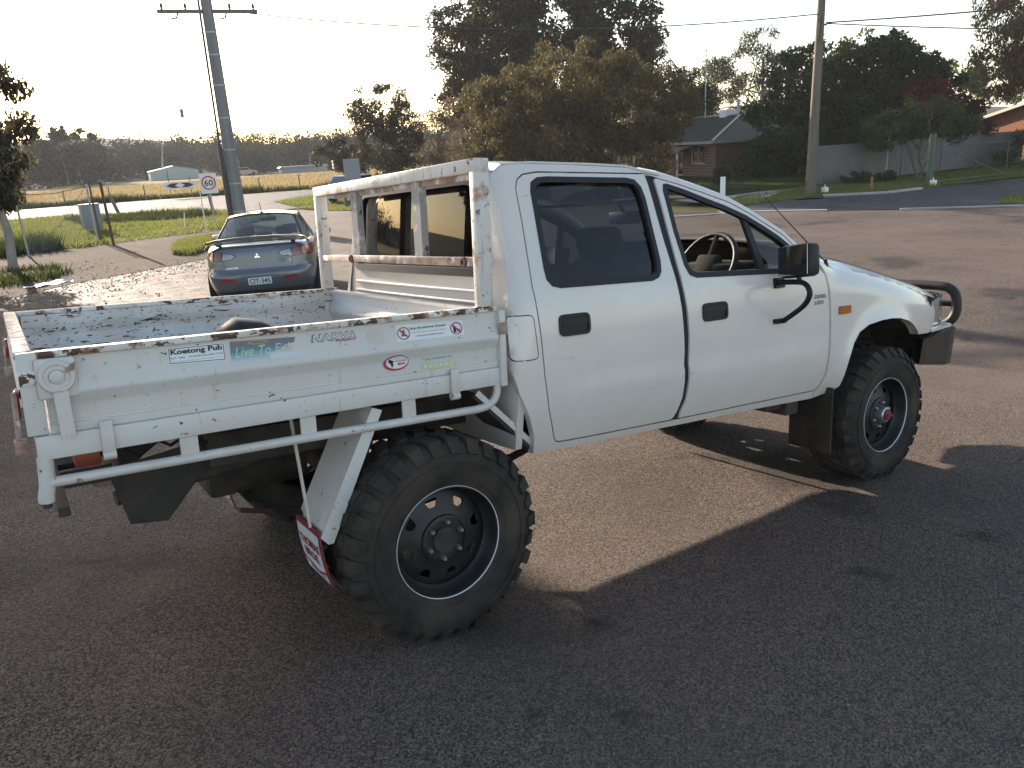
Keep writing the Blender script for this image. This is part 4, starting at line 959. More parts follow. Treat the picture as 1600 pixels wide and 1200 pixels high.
# litter and stones
mb = MB(); mb.grid(lambda u, v: ((u - .5) * .9 + .1 * math.sin(v * 7), (v - .5) * .42, .03 + .03 * math.sin(u * 9) * math.sin(v * 5 + u * 4)), 10, 6)
o = mb.build('cardboard_sheet', M_WHITE); o.location = (-.2, 17.5, gh(-.2, 17.5)); o.rotation_euler.z = .5; tag(o, 'crumpled white sheet lying at the edge of the asphalt', 'litter')
rg = np.random.default_rng(80)
def stones(name, n, fx_, size, mt_, seed):
    rg = np.random.default_rng(seed); V = []
    tet = np.array([(1, 1, .7), (-1, 1, -.5), (1, -1, -.5), (-1, -1, .7)]) * .5
    for i in range(n):
        x, y = fx_(rg)
        q = tet * size * rg.uniform(.4, 1.3) @ np.linalg.qr(rg.normal(size=(3, 3)))[0]
        q += np.array([x, y, gh(x, y) + .006])
        for f in ((0, 1, 2), (0, 2, 3), (0, 3, 1), (1, 3, 2)): V.append(q[list(f)])
    o = quads(name, np.array(V), mt_, None, 3); o['kind'] = 'stuff'
stones('loose_gravel', 800, lambda g: (lambda t: (-2.5 + 6 * t, 14.6 + 3.6 * t + g.normal() * .9))(g.uniform()), .03, mat('pale_stone', (.30, .26, .22), .9), 81)
stones('loose_gravel', 700, lambda g: (g.uniform(-3, 12), g.uniform(2.5, 16)), .014, bpy.data.materials['pale_stone'], 82)
stones('loose_gravel', 900, lambda g: (g.uniform(-3.5, 7), g.uniform(-3, 2.5)), .006, bpy.data.materials['pale_stone'], 83)
stones('leaf_litter', 700, lambda g: (g.uniform(-4, 1.5), g.uniform(13, 22)), .035, mat('dry_leaf', (.26, .17, .09), .9), 84)

# ------------------------------------------------------------------ parked sedan
M_SED = mat('grey_blue_car_paint', (.12, .125, .135), .32, metal=.35, coat=.8)
M_SEDB = mat('dark_spoiler_paint', (.03, .032, .036), .25, coat=.6)
_h = Vector((math.cos(R(67.5)), math.sin(R(67.5)))); _p = Vector((2.22, 8.98)); _a = _p + _h * .98; _b2 = _p + _h * 3.62
_za, _zb = gh(_a.x, _a.y), gh(_b2.x, _b2.y); _sl = (_zb - _za) / 2.64
sed = empty('parked_sedan', (2.22, 8.98, _za - _sl * .98), rot=(0, -math.atan(_sl), R(67.5))); tag(sed, 'grey blue sedan with a boot spoiler parked beyond the truck tray', 'car')
LV = [(.20, .74, .18, 4.40), (.26, .80, .11, 4.48), (.40, .855, .03, 4.55), (.53, .875, .0, 4.57), (.60, .88, .015, 4.56), (.645, .877, .06, 4.5), (.80, .872, .075, 4.45), (.90, .852, .085, 4.40), (.97, .82, .11, 4.3), (1.005, .785, .15, 4.2)]
NE = 5.5
def lv(z): return [interp([(l[0], l[k]) for l in LV], z) for k in (1, 2, 3)]
def rearx(y, z):
    w_, xr, xf = lv(z); a = (xf - xr) / 2; t = min(.9999, abs(y) / w_)
    return (xr + xf) / 2 - a * (1 - t ** NE) ** (1 / NE)
mb = MB(); nn_ = 120; rows = []
def frontz(x, z): return z * (1 - .24 * ss(2.9, 4.5, x)) if z > .5 else z
zl = sorted(set([l[0] for l in LV] + [.30, .35, .46, .57, .625, .70, .75, .85, .935, .99]))
for z in zl:
    w_, xr, xf = lv(z); a = (xf - xr) / 2; xc = (xr + xf) / 2
    for j in range(nn_):
        q = 2 * math.pi * j / nn_; c, s = math.cos(q), math.sin(q)
        x = xc + a * math.copysign(abs(c) ** (2 / NE), c); y = w_ * math.copysign(abs(s) ** (2 / NE), s)
        rows.append((x, y, frontz(x, z)))
base_n = len(zl)
w_, xr, xf = lv(1.005)
for k, (sc, dz) in enumerate(((.97, .012), (.90, .022), (.6, .035), (.3, .04), (.02, .042))):
    a = (xf - xr) / 2; xc = (xr + xf) / 2
    for j in range(nn_):
        q = 2 * math.pi * j / nn_; c, s = math.cos(q), math.sin(q)
        x = xc + (a - (1 - sc) * .785 if sc > .5 else a * (1 - (1 - sc) * .345 - (.6 - sc) * .4)) * math.copysign(abs(c) ** (2 / NE), c); y = w_ * sc * math.copysign(abs(s) ** (2 / NE), s)
        rows.append((x, y, frontz(x, 1.005) + dz))
nr = base_n + 5
mb.add(rows, [(i * nn_ + j, i * nn_ + (j + 1) % nn_, (i + 1) * nn_ + (j + 1) % nn_, (i + 1) * nn_ + j) for i in range(nr - 1) for j in range(nn_)] + [tuple((nr - 1) * nn_ + j for j in range(nn_)), tuple(j for j in range(nn_))[::-1]])
mb.build('body', M_SED, sed, smooth=30)
# greenhouse: pillars and roof
RB, RT, WT, WB = (.64, 1.02, .70), (1.42, 1.40, .545), (2.45, 1.425, .545), (3.42, .98, .70)
def lerp3(a, b, t): return tuple(a[i] + (b[i] - a[i]) * t for i in range(3))
side_lo = [(.64, 1.02, .70), (1.10, 1.005, .775), (1.9, 1.0, .80), (2.5, .995, .80), (3.42, .98, .72)]
side_hi = [(1.42, 1.40, .545), (1.55, 1.415, .56), (1.95, 1.44, .575), (2.3, 1.435, .572), (2.45, 1.425, .545)]
mb = MB()
def roofp(u, v):
    i = u * 4; k = min(3, int(i)); f = i - k
    p = lerp3(side_hi[k], side_hi[k + 1], f); y = (v * 2 - 1)
    return (p[0] + (-.06 if k >= 0 and u < .02 else 0) * (1 - y * y), y * p[2], p[1] + .055 * (1 - abs(y) ** 2.2))
mb.grid(roofp, 16, 14); mb.build('roof', M_SED, sed, smooth=40)
M_SEDG = glass('sedan_glass', (.50, .58, .58))
for s in (-1, 1):
    mb = MB()
    V = lambda p: Vector((p[0], s * p[2], p[1]))
    def pillar(a, b, c, d_, t=.03):
        q = [V(a), V(b), V(c), V(d_)]; n_ = Vector((0, -s * t, -.01)); mb.add(q + [v + n_ for v in q], [(0, 1, 2, 3), (4, 7, 6, 5), (0, 4, 5, 1), (1, 5, 6, 2), (2, 6, 7, 3), (3, 7, 4, 0)])
    pillar((.64, 1.02, .70), (1.02, 1.005, .765), (1.60, 1.39, .575), (1.42, 1.40, .545))
    pillar((2.03, 1.0, .80), (2.15, 1.0, .80), (2.08, 1.41, .585), (1.98, 1.41, .585))
    pillar((3.30, .985, .735), (3.42, .98, .70), (2.45, 1.425, .545), (2.40, 1.40, .565))
    pillar((1.45, 1.385, .58), (2.42, 1.395, .575), (2.45, 1.43, .55), (1.42, 1.42, .55))
    mb.build('pillar', M_SED, sed, smooth=0)
    mb = MB()
    q = [V(a) for a in ((1.02, 1.005, .76), (3.30, .985, .73), (2.40, 1.40, .56), (1.58, 1.40, .565))]; mb.add(q + [v + Vector((0, -s * .006, 0)) for v in q], [(0, 1, 2, 3), (4, 7, 6, 5)]); mb.build('side_window', M_SEDG, sed, smooth=0)
for nm, lo, hi, bul in (('rear_window', RB, RT, -.07), ('windscreen', WB, WT, .10)):
    mb = MB()
    def gp_(u, v, o=0):
        p = lerp3(lo, hi, u); y = v * 2 - 1
        return (p[0] + bul * (1 - y * y), y * p[2], p[1] + .02 * (1 - y * y) * (1 - u) + .05 * u * (1 - abs(y) ** 2.2) + o)
    mb.grid(lambda u, v: gp_(u, v), 6, 12); rwo = mb.build(nm, M_SEDG if nm == 'windscreen' else glass('sedan_rear_glass', (.30, .36, .36)), sed, smooth=40)
    mb = MB(); mb.tube([gp_(0, 0, .004), gp_(.5, 0, .004), gp_(1, 0, .004)] + [gp_(1, k / 8, .004) for k in range(1, 9)] + [gp_(.5, 1, .004), gp_(0, 1, .004)] + [gp_(0, 1 - k / 8, .004) for k in range(1, 9)], .012, 6); mb.build('seal', MT['gap'], rwo)
# inside
mb = MB(); mb.box(1.0, 3.3, -.68, .68, .55, .60); mb.box(.75, 1.5, -.66, .66, .6, 1.0); mb.box(2.95, 3.4, -.68, .68, .6, .97); mb.build('cabin_floor', MT['seat'], sed, smooth=0)
for (x, y) in ((1.45, .33), (1.45, -.33), (1.43, 0), (2.2, .37), (2.2, -.37)):
    mb = MB(); hh = .17 if y else .08
    mb.box(x, x + .09, y - .13, y + .13, 1.06 - .04 * (y == 0), 1.06 + hh, bev=.04); mb.box(x - .05 + .05, x + .12, y - .24, y + .24, .62, 1.04, bev=.04); mb.build('seat', MT['seat'], sed)
mb = MB(); mb.box(2.55, 2.58, -.13, .13, 1.29, 1.36, bev=.012); mb.tube([(2.57, 0, 1.35), (2.6, 0, 1.44)], .012, 6); mb.build('interior_mirror', MT['black'], sed)
# spoiler
mb = MB()
ys = [-.80, -.74, -.62, -.3, 0, .3, .62, .74, .80]; zz = [1.00, 1.075, 1.105, 1.125, 1.13, 1.125, 1.105, 1.075, 1.0]
for a in range(len(ys) - 1):
    vs = []
    for i in (a, a + 1):
        xo = .10 + .10 * (abs(ys[i]) / .8) ** 2
        vs += [(xo, ys[i], zz[i] - .022), (xo, ys[i], zz[i] + .016), (xo + .15, ys[i], zz[i] + .02), (xo + .16, ys[i], zz[i] - .008)]
    mb.add(vs, [(0, 1, 5, 4), (1, 2, 6, 5), (2, 3, 7, 6), (3, 0, 4, 7)])
for y in (-.56, .56): mb.box(.14, .28, y - .035, y + .035, 1.02, 1.10, bev=.01)
mb.build('spoiler', M_SEDB, sed, smooth=50, weld=.0005)
# rear details, all laid on the rear surface
fr = lambda o: (lambda a, b, d: (rearx(a, b) - o + d, a, b))
def onrear(name, poly, mt_, o, th=.012, sp=.03): 
    mb = MB(); panel(mb, poly, [], fr(o), sp, th); return mb.build(name, mt_, sed, smooth=40)
M_TL = mat('dark_red_tail_lens', (.20, .018, .014), .15, coat=.8); M_TL2 = mat('smoked_clear_tail_lens', (.20, .21, .22), .12, coat=.8, metal=.3); M_TLB = mat('tail_lamp_bezel', (.015, .015, .016), .2, coat=.6)
M_TLO = mat('orange_red_tail_lens', (.40, .07, .02), .15, coat=.8)
for s in (-1, 1):
    f = lambda pts: [(s * a, b) for a, b in pts]
    on = onrear('tail_lamp', rounded(f([(.30, .865), (.34, .90), (.50, .938), (.835, .955), (.862, .86), (.845, .815), (.55, .80), (.36, .82)]), .03), M_TLB, .006)
    for nme, pts, mt_ in (('clear_lens', [(.33, .865), (.37, .895), (.50, .925), (.53, .815), (.38, .83)], M_TL2), ('red_lens', [(.54, .815), (.525, .925), (.64, .938), (.66, .82)], M_TL), ('orange_lens', [(.68, .825), (.66, .938), (.82, .945), (.85, .87), (.835, .83)], M_TLO)):
        mb = MB(); panel(mb, rounded(f(pts), .012), [], fr(.014), .03, .01); mb.build(nme, mt_, on, smooth=40)
    onrear('reflector', rounded(f([(.38, .475), (.38, .515), (.57, .53), (.57, .49)]), .008), MT['redlens'], .006)
M_LINE = mat('dark_panel_gap', (.006, .006, .007), .6)
def line(pts, w_=.006):
    for i in range(len(pts) - 1):
        a = Vector(pts[i]); b = Vector(pts[i + 1]); d = (b - a).normalized(); n_ = Vector((-d.y, d.x)) * w_ / 2
        panel(mb, [tuple(a - n_), tuple(b - n_), tuple(b + n_), tuple(a + n_)], [], fr(.0025), .04, 0)
mb = MB(); line([(-.52, .80), (-.50, .655), (.50, .655), (.52, .80)]); line([(-.85, .655), (-.52, .652)], .004); line([(.85, .655), (.52, .652)], .004); mb.build('boot_lid_gap', M_LINE, sed, smooth=0)
onrear('number_plate_recess', rrect(-.31, .31, .36, .56, .03), mat('recess_paint', (.12, .135, .155), .4, metal=.4), .004)
pp = onrear('number_plate', rrect(-.186, .186, .405, .535, .012), flat('plate_black', (.02, .02, .022)), .012)
onrear('plate_face', rrect(-.178, .178, .413, .527, .010), flat('plate_white', (.62, .64, .64)), .0155)
# text runs along -Y when seen from behind
text('plate_lettering', 'CIT\u00b734S', lambda a, b, d: (rearx(a, b) - .018, -a, b), -.155, .155, .433, .510, flat('plate_black', (.02, .02, .022)), sed, bold=.01)
onrear('lower_bumper', rounded([(-.70, .23), (.70, .23), (.74, .33), (-.74, .33)], .03), flat('dark_valance', (.025, .026, .028)), .006)
for k, (a0, b0) in enumerate(((0, .875), (-.028, .825), (.028, .825))):
    ang = (90, 210, 330)[k]; c = Vector((0, .846)); L_ = .046; wd = .016
    d = Vector((math.cos(R(ang)), math.sin(R(ang)))); n_ = Vector((-d.y, d.x))
    onrear('emblem', [tuple(c + d * .002), tuple(c + d * L_ / 2 + n_ * wd), tuple(c + d * L_), tuple(c + d * L_ / 2 - n_ * wd)], MT['chrome'], .010, .008)
text('boot_lettering', 'MITSUBISHI', lambda a, b, d: (rearx(a, b) - .006, -a, b), -.25, .25, .945, .962, MT['chrome'], sed, spacing=1.5)
text('boot_lettering', 'LANCER', lambda a, b, d: (rearx(a, b) - .006, -a, b), -.49, -.30, .675, .698, MT['chrome'], sed, spacing=1.2)
mb = MB(); mb.tube([(1.55, 0, 1.46), (1.50, 0, 1.53), (1.38, 0, 1.64)], [.012, .006, .004], 6); mb.box(1.52, 1.60, -.025, .025, 1.45, 1.485, bev=.01); mb.build('aerial', MT['black'], sed)
for s in (-1, 1):
    mb = MB(); mb.box(2.72, 2.86, s * .97 - .11, s * .97 + .11, .98, 1.10, bev=.04); mb.box(2.80, 2.90, min(s * .80, s * .90), max(s * .80, s * .90), 1.0, 1.03); wm = mb.build('wing_mirror', M_SED, sed)
    mb = MB(); mb.box(2.712, 2.722, s * .97 - .09, s * .97 + .09, .995, 1.085); mb.build('mirror_glass', MT['mirror'], wm)
    for x in (.98, 3.62):
        mb = MB(); mb.lathe([(.0, -.05), (.36, -.05), (.37, .0), (.37, .012), (0, .012)], Matrix.Translation((x, s * .865, .33)) @ (Matrix.Rotation(R(180), 4, 'Z') if s < 0 else Matrix.Identity(4)), 32); mb.build('wheel_arch', MT['gap'], sed)
        mb = MB(); Mw = Matrix.Translation((x, s * .78, .315)); mb.lathe([(.2, -.10), (.30, -.11), (.315, -.08), (.318, 0), (.315, .08), (.30, .11), (.2, .105)], Mw, 32); wh = mb.build('wheel', MT['rubber'], sed)
        mb = MB()
        for k in range(5):
            q = R(72 * k); mb.beam((x, s * .885, .315), (x + .2 * math.cos(q), s * .885, .315 + .2 * math.sin(q)), .03, .05, up=(0, 1, 0))
        mb.lathe([(.19, -.02), (.205, -.02), (.205, .02), (.19, .02)], Matrix.Translation((x, s * .875, .315)), 32); mb.lathe([(0, -.06), (.2, -.06)], Matrix.Translation((x, s * .86, .315)), 24); mb.build('rim', MT['steel'], wh)
# ------------------------------------------------------------------ the white dual cab truck (modelled in its own frame: +X forward, -Y the driver's side)
G = Matrix(((0.99726275, -0.00268361, 0.07389046), (-0.00268361, 0.99736898, 0.07244253), (-0.07389046, -0.07244253, 0.99463173)))
trk = empty('pickup_truck'); trk.rotation_euler = G.to_euler()
tag(trk, 'white dual cab truck with a rusty steel tray, headboard and black mud tyres', 'truck')
def T(mb, name, mt_, smooth=32, parent=None, weld=0.0): return mb.build(name, mt_, parent or trk, smooth, weld)

YT = [(.40, .795), (.55, .812), (.64, .83), (.76, .846), (.9, .853), (1.0, .851), (1.12, .843), (1.22, .829), (1.30, .806), (1.45, .752), (1.60, .697), (1.70, .656), (1.74, .635), (1.80, .60)]
ZT = [(2.05, 1.385), (2.10, 1.36), (2.2, 1.292), (2.3, 1.264), (2.63, 1.212), (2.93, 1.142), (3.19, 1.075), (3.45, 1.015), (3.75, .93), (3.95, .87)]
def zt(x): return interp(ZT, x)
def xrear(z): return .356 + .05 * (z - 1.0) if z > 1.0 else .356
def Yb(x, z):
    y = interp(YT, z)
    y += .0065 * ss(.868, .848, z) * ss(.50, .75, x) * ss(2.42, 2.2, x)
    if x > 2.28:
        r_ = math.hypot(x - 2.83, z - .50)
        y += .030 * math.exp(-((r_ - .40) / .075) ** 2) * ss(2.28, 2.45, x) * ss(.52, .62, z)
        zz_ = zt(x)
        y -= .075 * max(0, 1 - (zz_ - z) / .13) ** 2.2 * ss(2.25, 2.45, x)
    if x > 2.95: y -= .15 * ((x - 2.95) / .75) ** 2.2
    xr = xrear(z)
    if x < xr + .06:
        t = min(1, (xr + .06 - x) / .06); y -= .045 * (1 - math.sqrt(max(0, 1 - t * t * .96)))
    return y
def side(s, off=0.0): return lambda a, b, d: (a, -s * (Yb(a, b) + off - d), b)

RE = [(1.165, 1.718), (1.216, 1.704), (1.291, 1.692), (1.382, 1.670), (1.542, 1.627), (1.695, 1.583), (1.82, 1.527), (1.92, 1.474), (2.023, 1.419), (2.099, 1.357)]
rdoor = [(1.195, 1.702), (.62, 1.704), (.548, 1.694), (.516, 1.674), (.499, 1.64), (.495, 1.591), (.490, 1.504), (.478, 1.382), (.468, 1.268), (.474, 1.184), (.482, 1.078), (.490, .923), (.511, .776), (.540, .662), (.550, .644), (.566, .638),
         (1.190, .622), (1.207, .630), (1.227, .660), (1.250, .716), (1.257, .789), (1.253, .866), (1.256, .932), (1.254, 1.007), (1.247, 1.117), (1.232, 1.222), (1.222, 1.305), (1.214, 1.40), (1.209, 1.513), (1.206, 1.652), (1.203, 1.690)]
fdoor = [(1.262, 1.684), (1.382, 1.658), (1.542, 1.615), (1.695, 1.571), (1.82, 1.516), (1.92, 1.463), (2.023, 1.408), (2.085, 1.355), (2.16, 1.290), (2.215, 1.262), (2.285, 1.20), (2.302, 1.13), (2.312, 1.0), (2.318, .76), (2.312, .675), (2.276, .628), (2.238, .603),
         (1.245, .621), (1.250, .650), (1.277, .704), (1.287, .789), (1.285, .866), (1.290, .994), (1.284, 1.105), (1.268, 1.214), (1.259, 1.317), (1.256, 1.47), (1.256, 1.589), (1.252, 1.672)]
rwin = [(.566, 1.63), (.579, 1.664), (.612, 1.682), (.66, 1.686), (1.085, 1.683), (1.130, 1.675), (1.155, 1.646), (1.163, 1.60), (1.158, 1.33), (1.148, 1.285), (1.128, 1.263), (1.09, 1.252), (.60, 1.256), (.562, 1.266), (.543, 1.29), (.541, 1.33)]
fwin = [(1.318, 1.658), (1.41, 1.634), (1.542, 1.592), (1.66, 1.556), (1.787, 1.509), (1.90, 1.452), (1.99, 1.402), (2.060, 1.350), (2.072, 1.325), (2.060, 1.262), (2.035, 1.237), (1.99, 1.230), (1.36, 1.248), (1.322, 1.262), (1.303, 1.30), (1.290, 1.45), (1.290, 1.63), (1.30, 1.655)]
_ir = rdoor.index((1.190, .622)); _if = fdoor.index((1.245, .621)); udo = inset(rdoor[:_ir + 1] + fdoor[:_if + 1][::-1], -.006)
cabo = [(.440, .607), (.440, .68), (.412, .77), (.375, .86), (.356, .95), (.356, 1.0), (.361, 1.1), (.369, 1.25), (.379, 1.45), (.390, 1.64), (.410, 1.70), (.45, 1.727), (.50, 1.738), (.764, 1.739), (1.112, 1.730)] + RE + [(2.16, 1.305), (2.20, 1.28), (2.225, 1.265), (2.296, 1.203), (2.312, 1.13), (2.322, 1.0), (2.328, .76), (2.322, .672), (2.284, .622), (2.246, .596), (2.243, .557), (1.747, .575), (1.05, .592), (.545, .604)]
M_INN = mat('inner_shell_grey', (.10, .10, .10), .8)
for s in (1, -1):
    mb = MB(); panel(mb, cabo, [udo], side(s), .028, .035); T(mb, 'cab_side', MT['paint'], 40)
    for nme, outl, win, tint in (('rear_door', rdoor, rwin, 'glass_tint'), ('front_door', fdoor, fwin, None)):
        mb = MB(); panel(mb, outl, [win], side(s), .035, .03); dr = T(mb, nme, MT['paint'], 40)
        win2 = inset(win, .020)
        mb = MB(); panel(mb, inset(win, -.004), [win2], side(s, .003), .04, .03); T(mb, 'window_frame', MT['gap'], 40, dr)
        if tint:
            mb = MB(); panel(mb, inset(win, .012), [], side(s, -.016), .06, 0); T(mb, 'window_glass', MT[tint], 60, dr)
        else:
            mb = MB(); dv = [(1.765, 1.51), (1.80, 1.495), (1.845, 1.24), (1.80, 1.24)]; panel(mb, dv, [], side(s, -.006), .05, .02, True); T(mb, 'quarter_window_bar', MT['gap'], 40, dr)
            mb = MB(); panel(mb, [(1.80, 1.49), (1.90, 1.44), (1.99, 1.39), (2.055, 1.34), (2.05, 1.26), (2.02, 1.245), (1.842, 1.245)], [], side(s, -.014), .06, 0); T(mb, 'quarter_glass', glass('quarter_glass_tint', (.42, .46, .45)) if s == 1 else bpy.data.materials['quarter_glass_tint'], 60, dr)
        # inner trim of the door
        zb = .70; mb = MB()
        tr = inset(outl, .03); tr = [(a, min(b, 1.235)) for a, b in tr if b < 1.30]
        panel(mb, tr, [], side(s, -.075), .12, .012, True); T(mb, 'door_trim', MT['dash'], 40, dr)
        hx = (.568, .724, 1.064, 1.150) if nme == 'rear_door' else (1.374, 1.539, 1.046, 1.128)
        mb = MB(); panel(mb, rrect(hx[0], hx[1], hx[2], hx[3], .026), [rrect(hx[0] + .012, hx[1] - .012, hx[2] + .012, hx[3] - .012, .018)], side(s, .007), .02, .02); T(mb, 'handle_bezel', MT['black'], 40, dr)
        mb = MB(); panel(mb, rrect(hx[0] + .010, hx[1] - .010, hx[2] + .010, hx[3] - .010, .016), [], side(s, .0015), .02, .003)
        panel(mb, rrect(hx[0] + .014, hx[1] - .014, (hx[2] + hx[3]) / 2 - .004, hx[3] - .015, .012), [], side(s, .0065), .02, .006); T(mb, 'door_handle', MT['black'], 40, dr)
        if nme == 'front_door':
            mb = MB(); mb.lathe([(0, .004), (.008, .004), (.009, 0)], Matrix.Translation((hx[0] + .025, -s * (Yb(hx[0], hx[2]) - .006), hx[2] + .022)) @ (Matrix.Rotation(R(180), 4, 'Z') if s == 1 else Matrix.Identity(4)), 12); T(mb, 'key_lock', MT['steel'], 40, dr)
    # dark pillar trim in the slot between the doors
    mb = MB(); pl_ = [(1.185, 1.700), (1.28, 1.692), (1.285, 1.4), (1.315, 1.0), (1.31, .75), (1.26, .615), (1.17, .617), (1.22, .75), (1.22, 1.0), (1.185, 1.3)]
    panel(mb, pl_, [], side(s, -.010), .05, .03, True); T(mb, 'pillar_seal', MT['gap'], 40)
    # front wing
    arch = [(2.395, .572), (2.432, .60), (2.452, .66), (2.476, .74), (2.515, .825), (2.565, .880), (2.64, .912), (2.75, .926), (2.84, .928), (2.93, .921), (3.03, .896), (3.10, .862), (3.15, .825), (3.175, .80)]
    top = [(x, zt(x) - .004) for x in (3.50, 3.45, 3.36, 3.28, 3.19, 3.1, 3.0, 2.93, 2.8, 2.63, 2.5, 2.4, 2.3, 2.24)]
    wing = [(2.249, .558)] + arch + [(3.36, .785), (3.44, .79), (3.475, .86), (3.49, .95)] + top + [(2.300, 1.206), (2.318, 1.13), (2.328, 1.0), (2.334, .76), (2.328, .670), (2.290, .619), (2.252, .593)]
    mb = MB(); panel(mb, wing, [], side(s), .03, .03, edge_sp=.02); wg = T(mb, 'front_wing', MT['paint'], 40)
    mb = MB()      # rolled arch lip
    for i in range(len(arch) - 1):
        a, b = arch[i], arch[i + 1]
        q = [(p[0], -s * (Yb(*p) + o_), p[1]) for p in (a, b) for o_ in (.002, -.05)]
        n_ = Vector((0, 0, -.006))
        mb.add(q, [(0, 1, 3, 2)])
    T(mb, 'arch_lip', MT['paint'], 60, wg)
    mb = MB(); panel(mb, rrect(2.392, 2.487, .988, 1.031, .010), [], side(s, .012), .03, .014); T(mb, 'side_indicator', MT['amber'], 40)
    # inner arch
    mb = MB()
    for i in range(len(arch) - 1):
        a, b = arch[i], arch[i + 1]
        mb.add([(a[0], -s * .80, a[1] + .03), (b[0], -s * .80, b[1] + .03), (b[0], -s * .42, b[1] + .05), (a[0], -s * .42, a[1] + .05)], [(0, 1, 2, 3)])
    mb.add([(2.3, -s * .42, .50), (3.72, -s * .42, .50), (3.72, -s * .42, 1.0), (2.3, -s * .42, 1.0)], [(0, 1, 2, 3)])  # front stretch of this wall added to stop sunlight leaking in
    mb.add([(3.40, -s * .42, .50), (3.40, -s * .80, .60), (3.40, -s * .80, .99), (3.40, -s * .42, 1.0)], [(0, 1, 2, 3)])
    T(mb, 'inner_arch', MT['under'], 60)
    # sill underside
    mb = MB(); mb.prism([(.45, .612), (2.25, .565), (2.25, .62), (.45, .66)], -s * .80, -s * .70); mb.build('sill', MT['paint_dusty'], trk, smooth=0)
    # A pillar
    mb = MB(); pts = [(1.20, -s * (Yb(1.2, 1.70) - .045), 1.700)] + [(x + .01, -s * (Yb(x, z) - .045), z - .006) for x, z in RE[2:]] + [(2.18, -s * .745, 1.30)]
    mb.tube(pts, .036, 8); T(mb, 'a_pillar', MT['paint'], 60)
# fuel flap
mb = MB(); panel(mb, rounded([(.347, 1.160), (.447, 1.160), (.459, .993), (.352, .993)], .020), [], side(1, .002), .04, .01); ff = T(mb, 'fuel_flap', MT['paint'], 40)
fo = rounded([(.347, 1.160), (.447, 1.160), (.459, .993), (.352, .993)], .020)
mb = MB(); panel(mb, inset(fo, -.004), [fo], side(1, .0012), .04); T(mb, 'flap_gap', MT['gap'], 0, ff)
# roof
def roofp(u, v):
    x = .415 + u * (1.235 - .415); y = v * 2 - 1
    ze = interp([(.40, 1.69), (.43, 1.722), (.50, 1.738), (.764, 1.739), (1.112, 1.730), (1.165, 1.718), (1.216, 1.704), (1.25, 1.697)], x)
    ye = interp(YT, ze)
    fx_ = x + (.09 * u) * (1 - y * y) - .012 * (1 - u) * (1 - y * y)
    return (fx_, y * ye, ze + (.045 - .02 * (1 - ss(0, .15, u))) * (1 - abs(y) ** 2.4))
mb = MB(); mb.grid(roofp, 26, 24); rf = T(mb, 'roof', MT['paint'], 50)
for s in (1, -1):
    mb = MB(); mb.tube([(x, -s * (interp(YT, z) - .006), z + .004) for x, z in ((.46, 1.732), (.6, 1.740), (.9, 1.738), (1.112, 1.732), (1.2, 1.712), (1.29, 1.697))], .007, 6)
    T(mb, 'drip_rail', MT['paint'], 60, rf)
mb = MB(); mb.grid(lambda u, v: (.44 + u * .86, (v * 2 - 1) * .60, 1.685 + .03 * (1 - (v * 2 - 1) ** 2) - .01 * u), 6, 6); T(mb, 'roof_lining', MT['lining'], 60, rf)
# windscreen
def scr(u, v, o=0):
    y = v * 2 - 1; i = u * (len(RE) - 3); k = min(len(RE) - 4, int(i)); f = i - k
    x = RE[k + 2][0] + (RE[k + 3][0] - RE[k + 2][0]) * f; z = RE[k + 2][1] + (RE[k + 3][1] - RE[k + 2][1]) * f
    ye = interp(YT, z) - .05
    return (x + (.055 + .04 * u) * (1 - y * y) + .01, y * ye, z + .024 * (1 - y * y) + o)
mb = MB(); mb.grid(scr, 12, 16); ws = T(mb, 'windscreen', MT['glass_clear'], 60)
mb = MB(); mb.tube([scr(1, k / 12, .002) for k in range(13)], .016, 6); mb.tube([scr(0, k / 12, .002) for k in range(13)], .014, 6); T(mb, 'windscreen_seal', MT['gap'], 60, ws)
mb = MB(); mb.tube([(2.0, -.42, 1.40), (2.16, -.35, 1.345), (2.22, -.25, 1.33)], .008, 5); T(mb, 'wiper', MT['black']); mb = MB(); mb.tube([(2.0, .2, 1.44), (2.18, .3, 1.345), (2.22, .35, 1.325)], .008, 5); T(mb, 'wiper', MT['black'])
# cowl and bonnet
HC = .115
def xf(y): return 3.80 - .22 * (abs(y) / .72) ** 3
def xn(y): return 3.85 - .10 * (abs(y) / .72) ** 3 - .45 * max(0, (abs(y) - .66) / .12) ** 2
def bon(u, v):
    t = v * 2 - 1
    x = 2.235 + u * (3.50 - 2.235)
    ye = Yb(x, zt(x) - .004)
    y = t * ye
    xx = 2.235 + u * (xf(y) - 2.235) if abs(t) < 1 else x
    xx = x + (xf(y * .9) - 3.50) * u ** 2.0
    z = zt(x) + HC * (1 - abs(t) ** 2.6) * (.72 + .28 * ss(0, .3, u)) - .055 * ss(.86, 1, u) * (1 - abs(t) ** 3) - .30 * (xx - x) * .55 - .022 * ss(.965, 1, abs(t))
    return (xx, y, z)
mb = MB(); mb.grid(bon, 34, 32); bo = T(mb, 'bonnet', MT['paint'], 50)
mb = MB()
for s in (1, -1):
    mb.tube([Vector(bon(u, .5 + s * .40)) + Vector((0, 0, .0015)) for u in [k / 20 for k in range(21)]], .0018, 4)
T(mb, 'bonnet_gap', MT['gap'], 0, bo)
mb = MB(); mb.grid(lambda u, v: (2.09 + .17 * u + (.06) * (1 - (v * 2 - 1) ** 2), (v * 2 - 1) * .76, 1.335 - .045 * u + .055 * (1 - (v * 2 - 1) ** 2)), 4, 14); T(mb, 'cowl', MT['black'], 60)
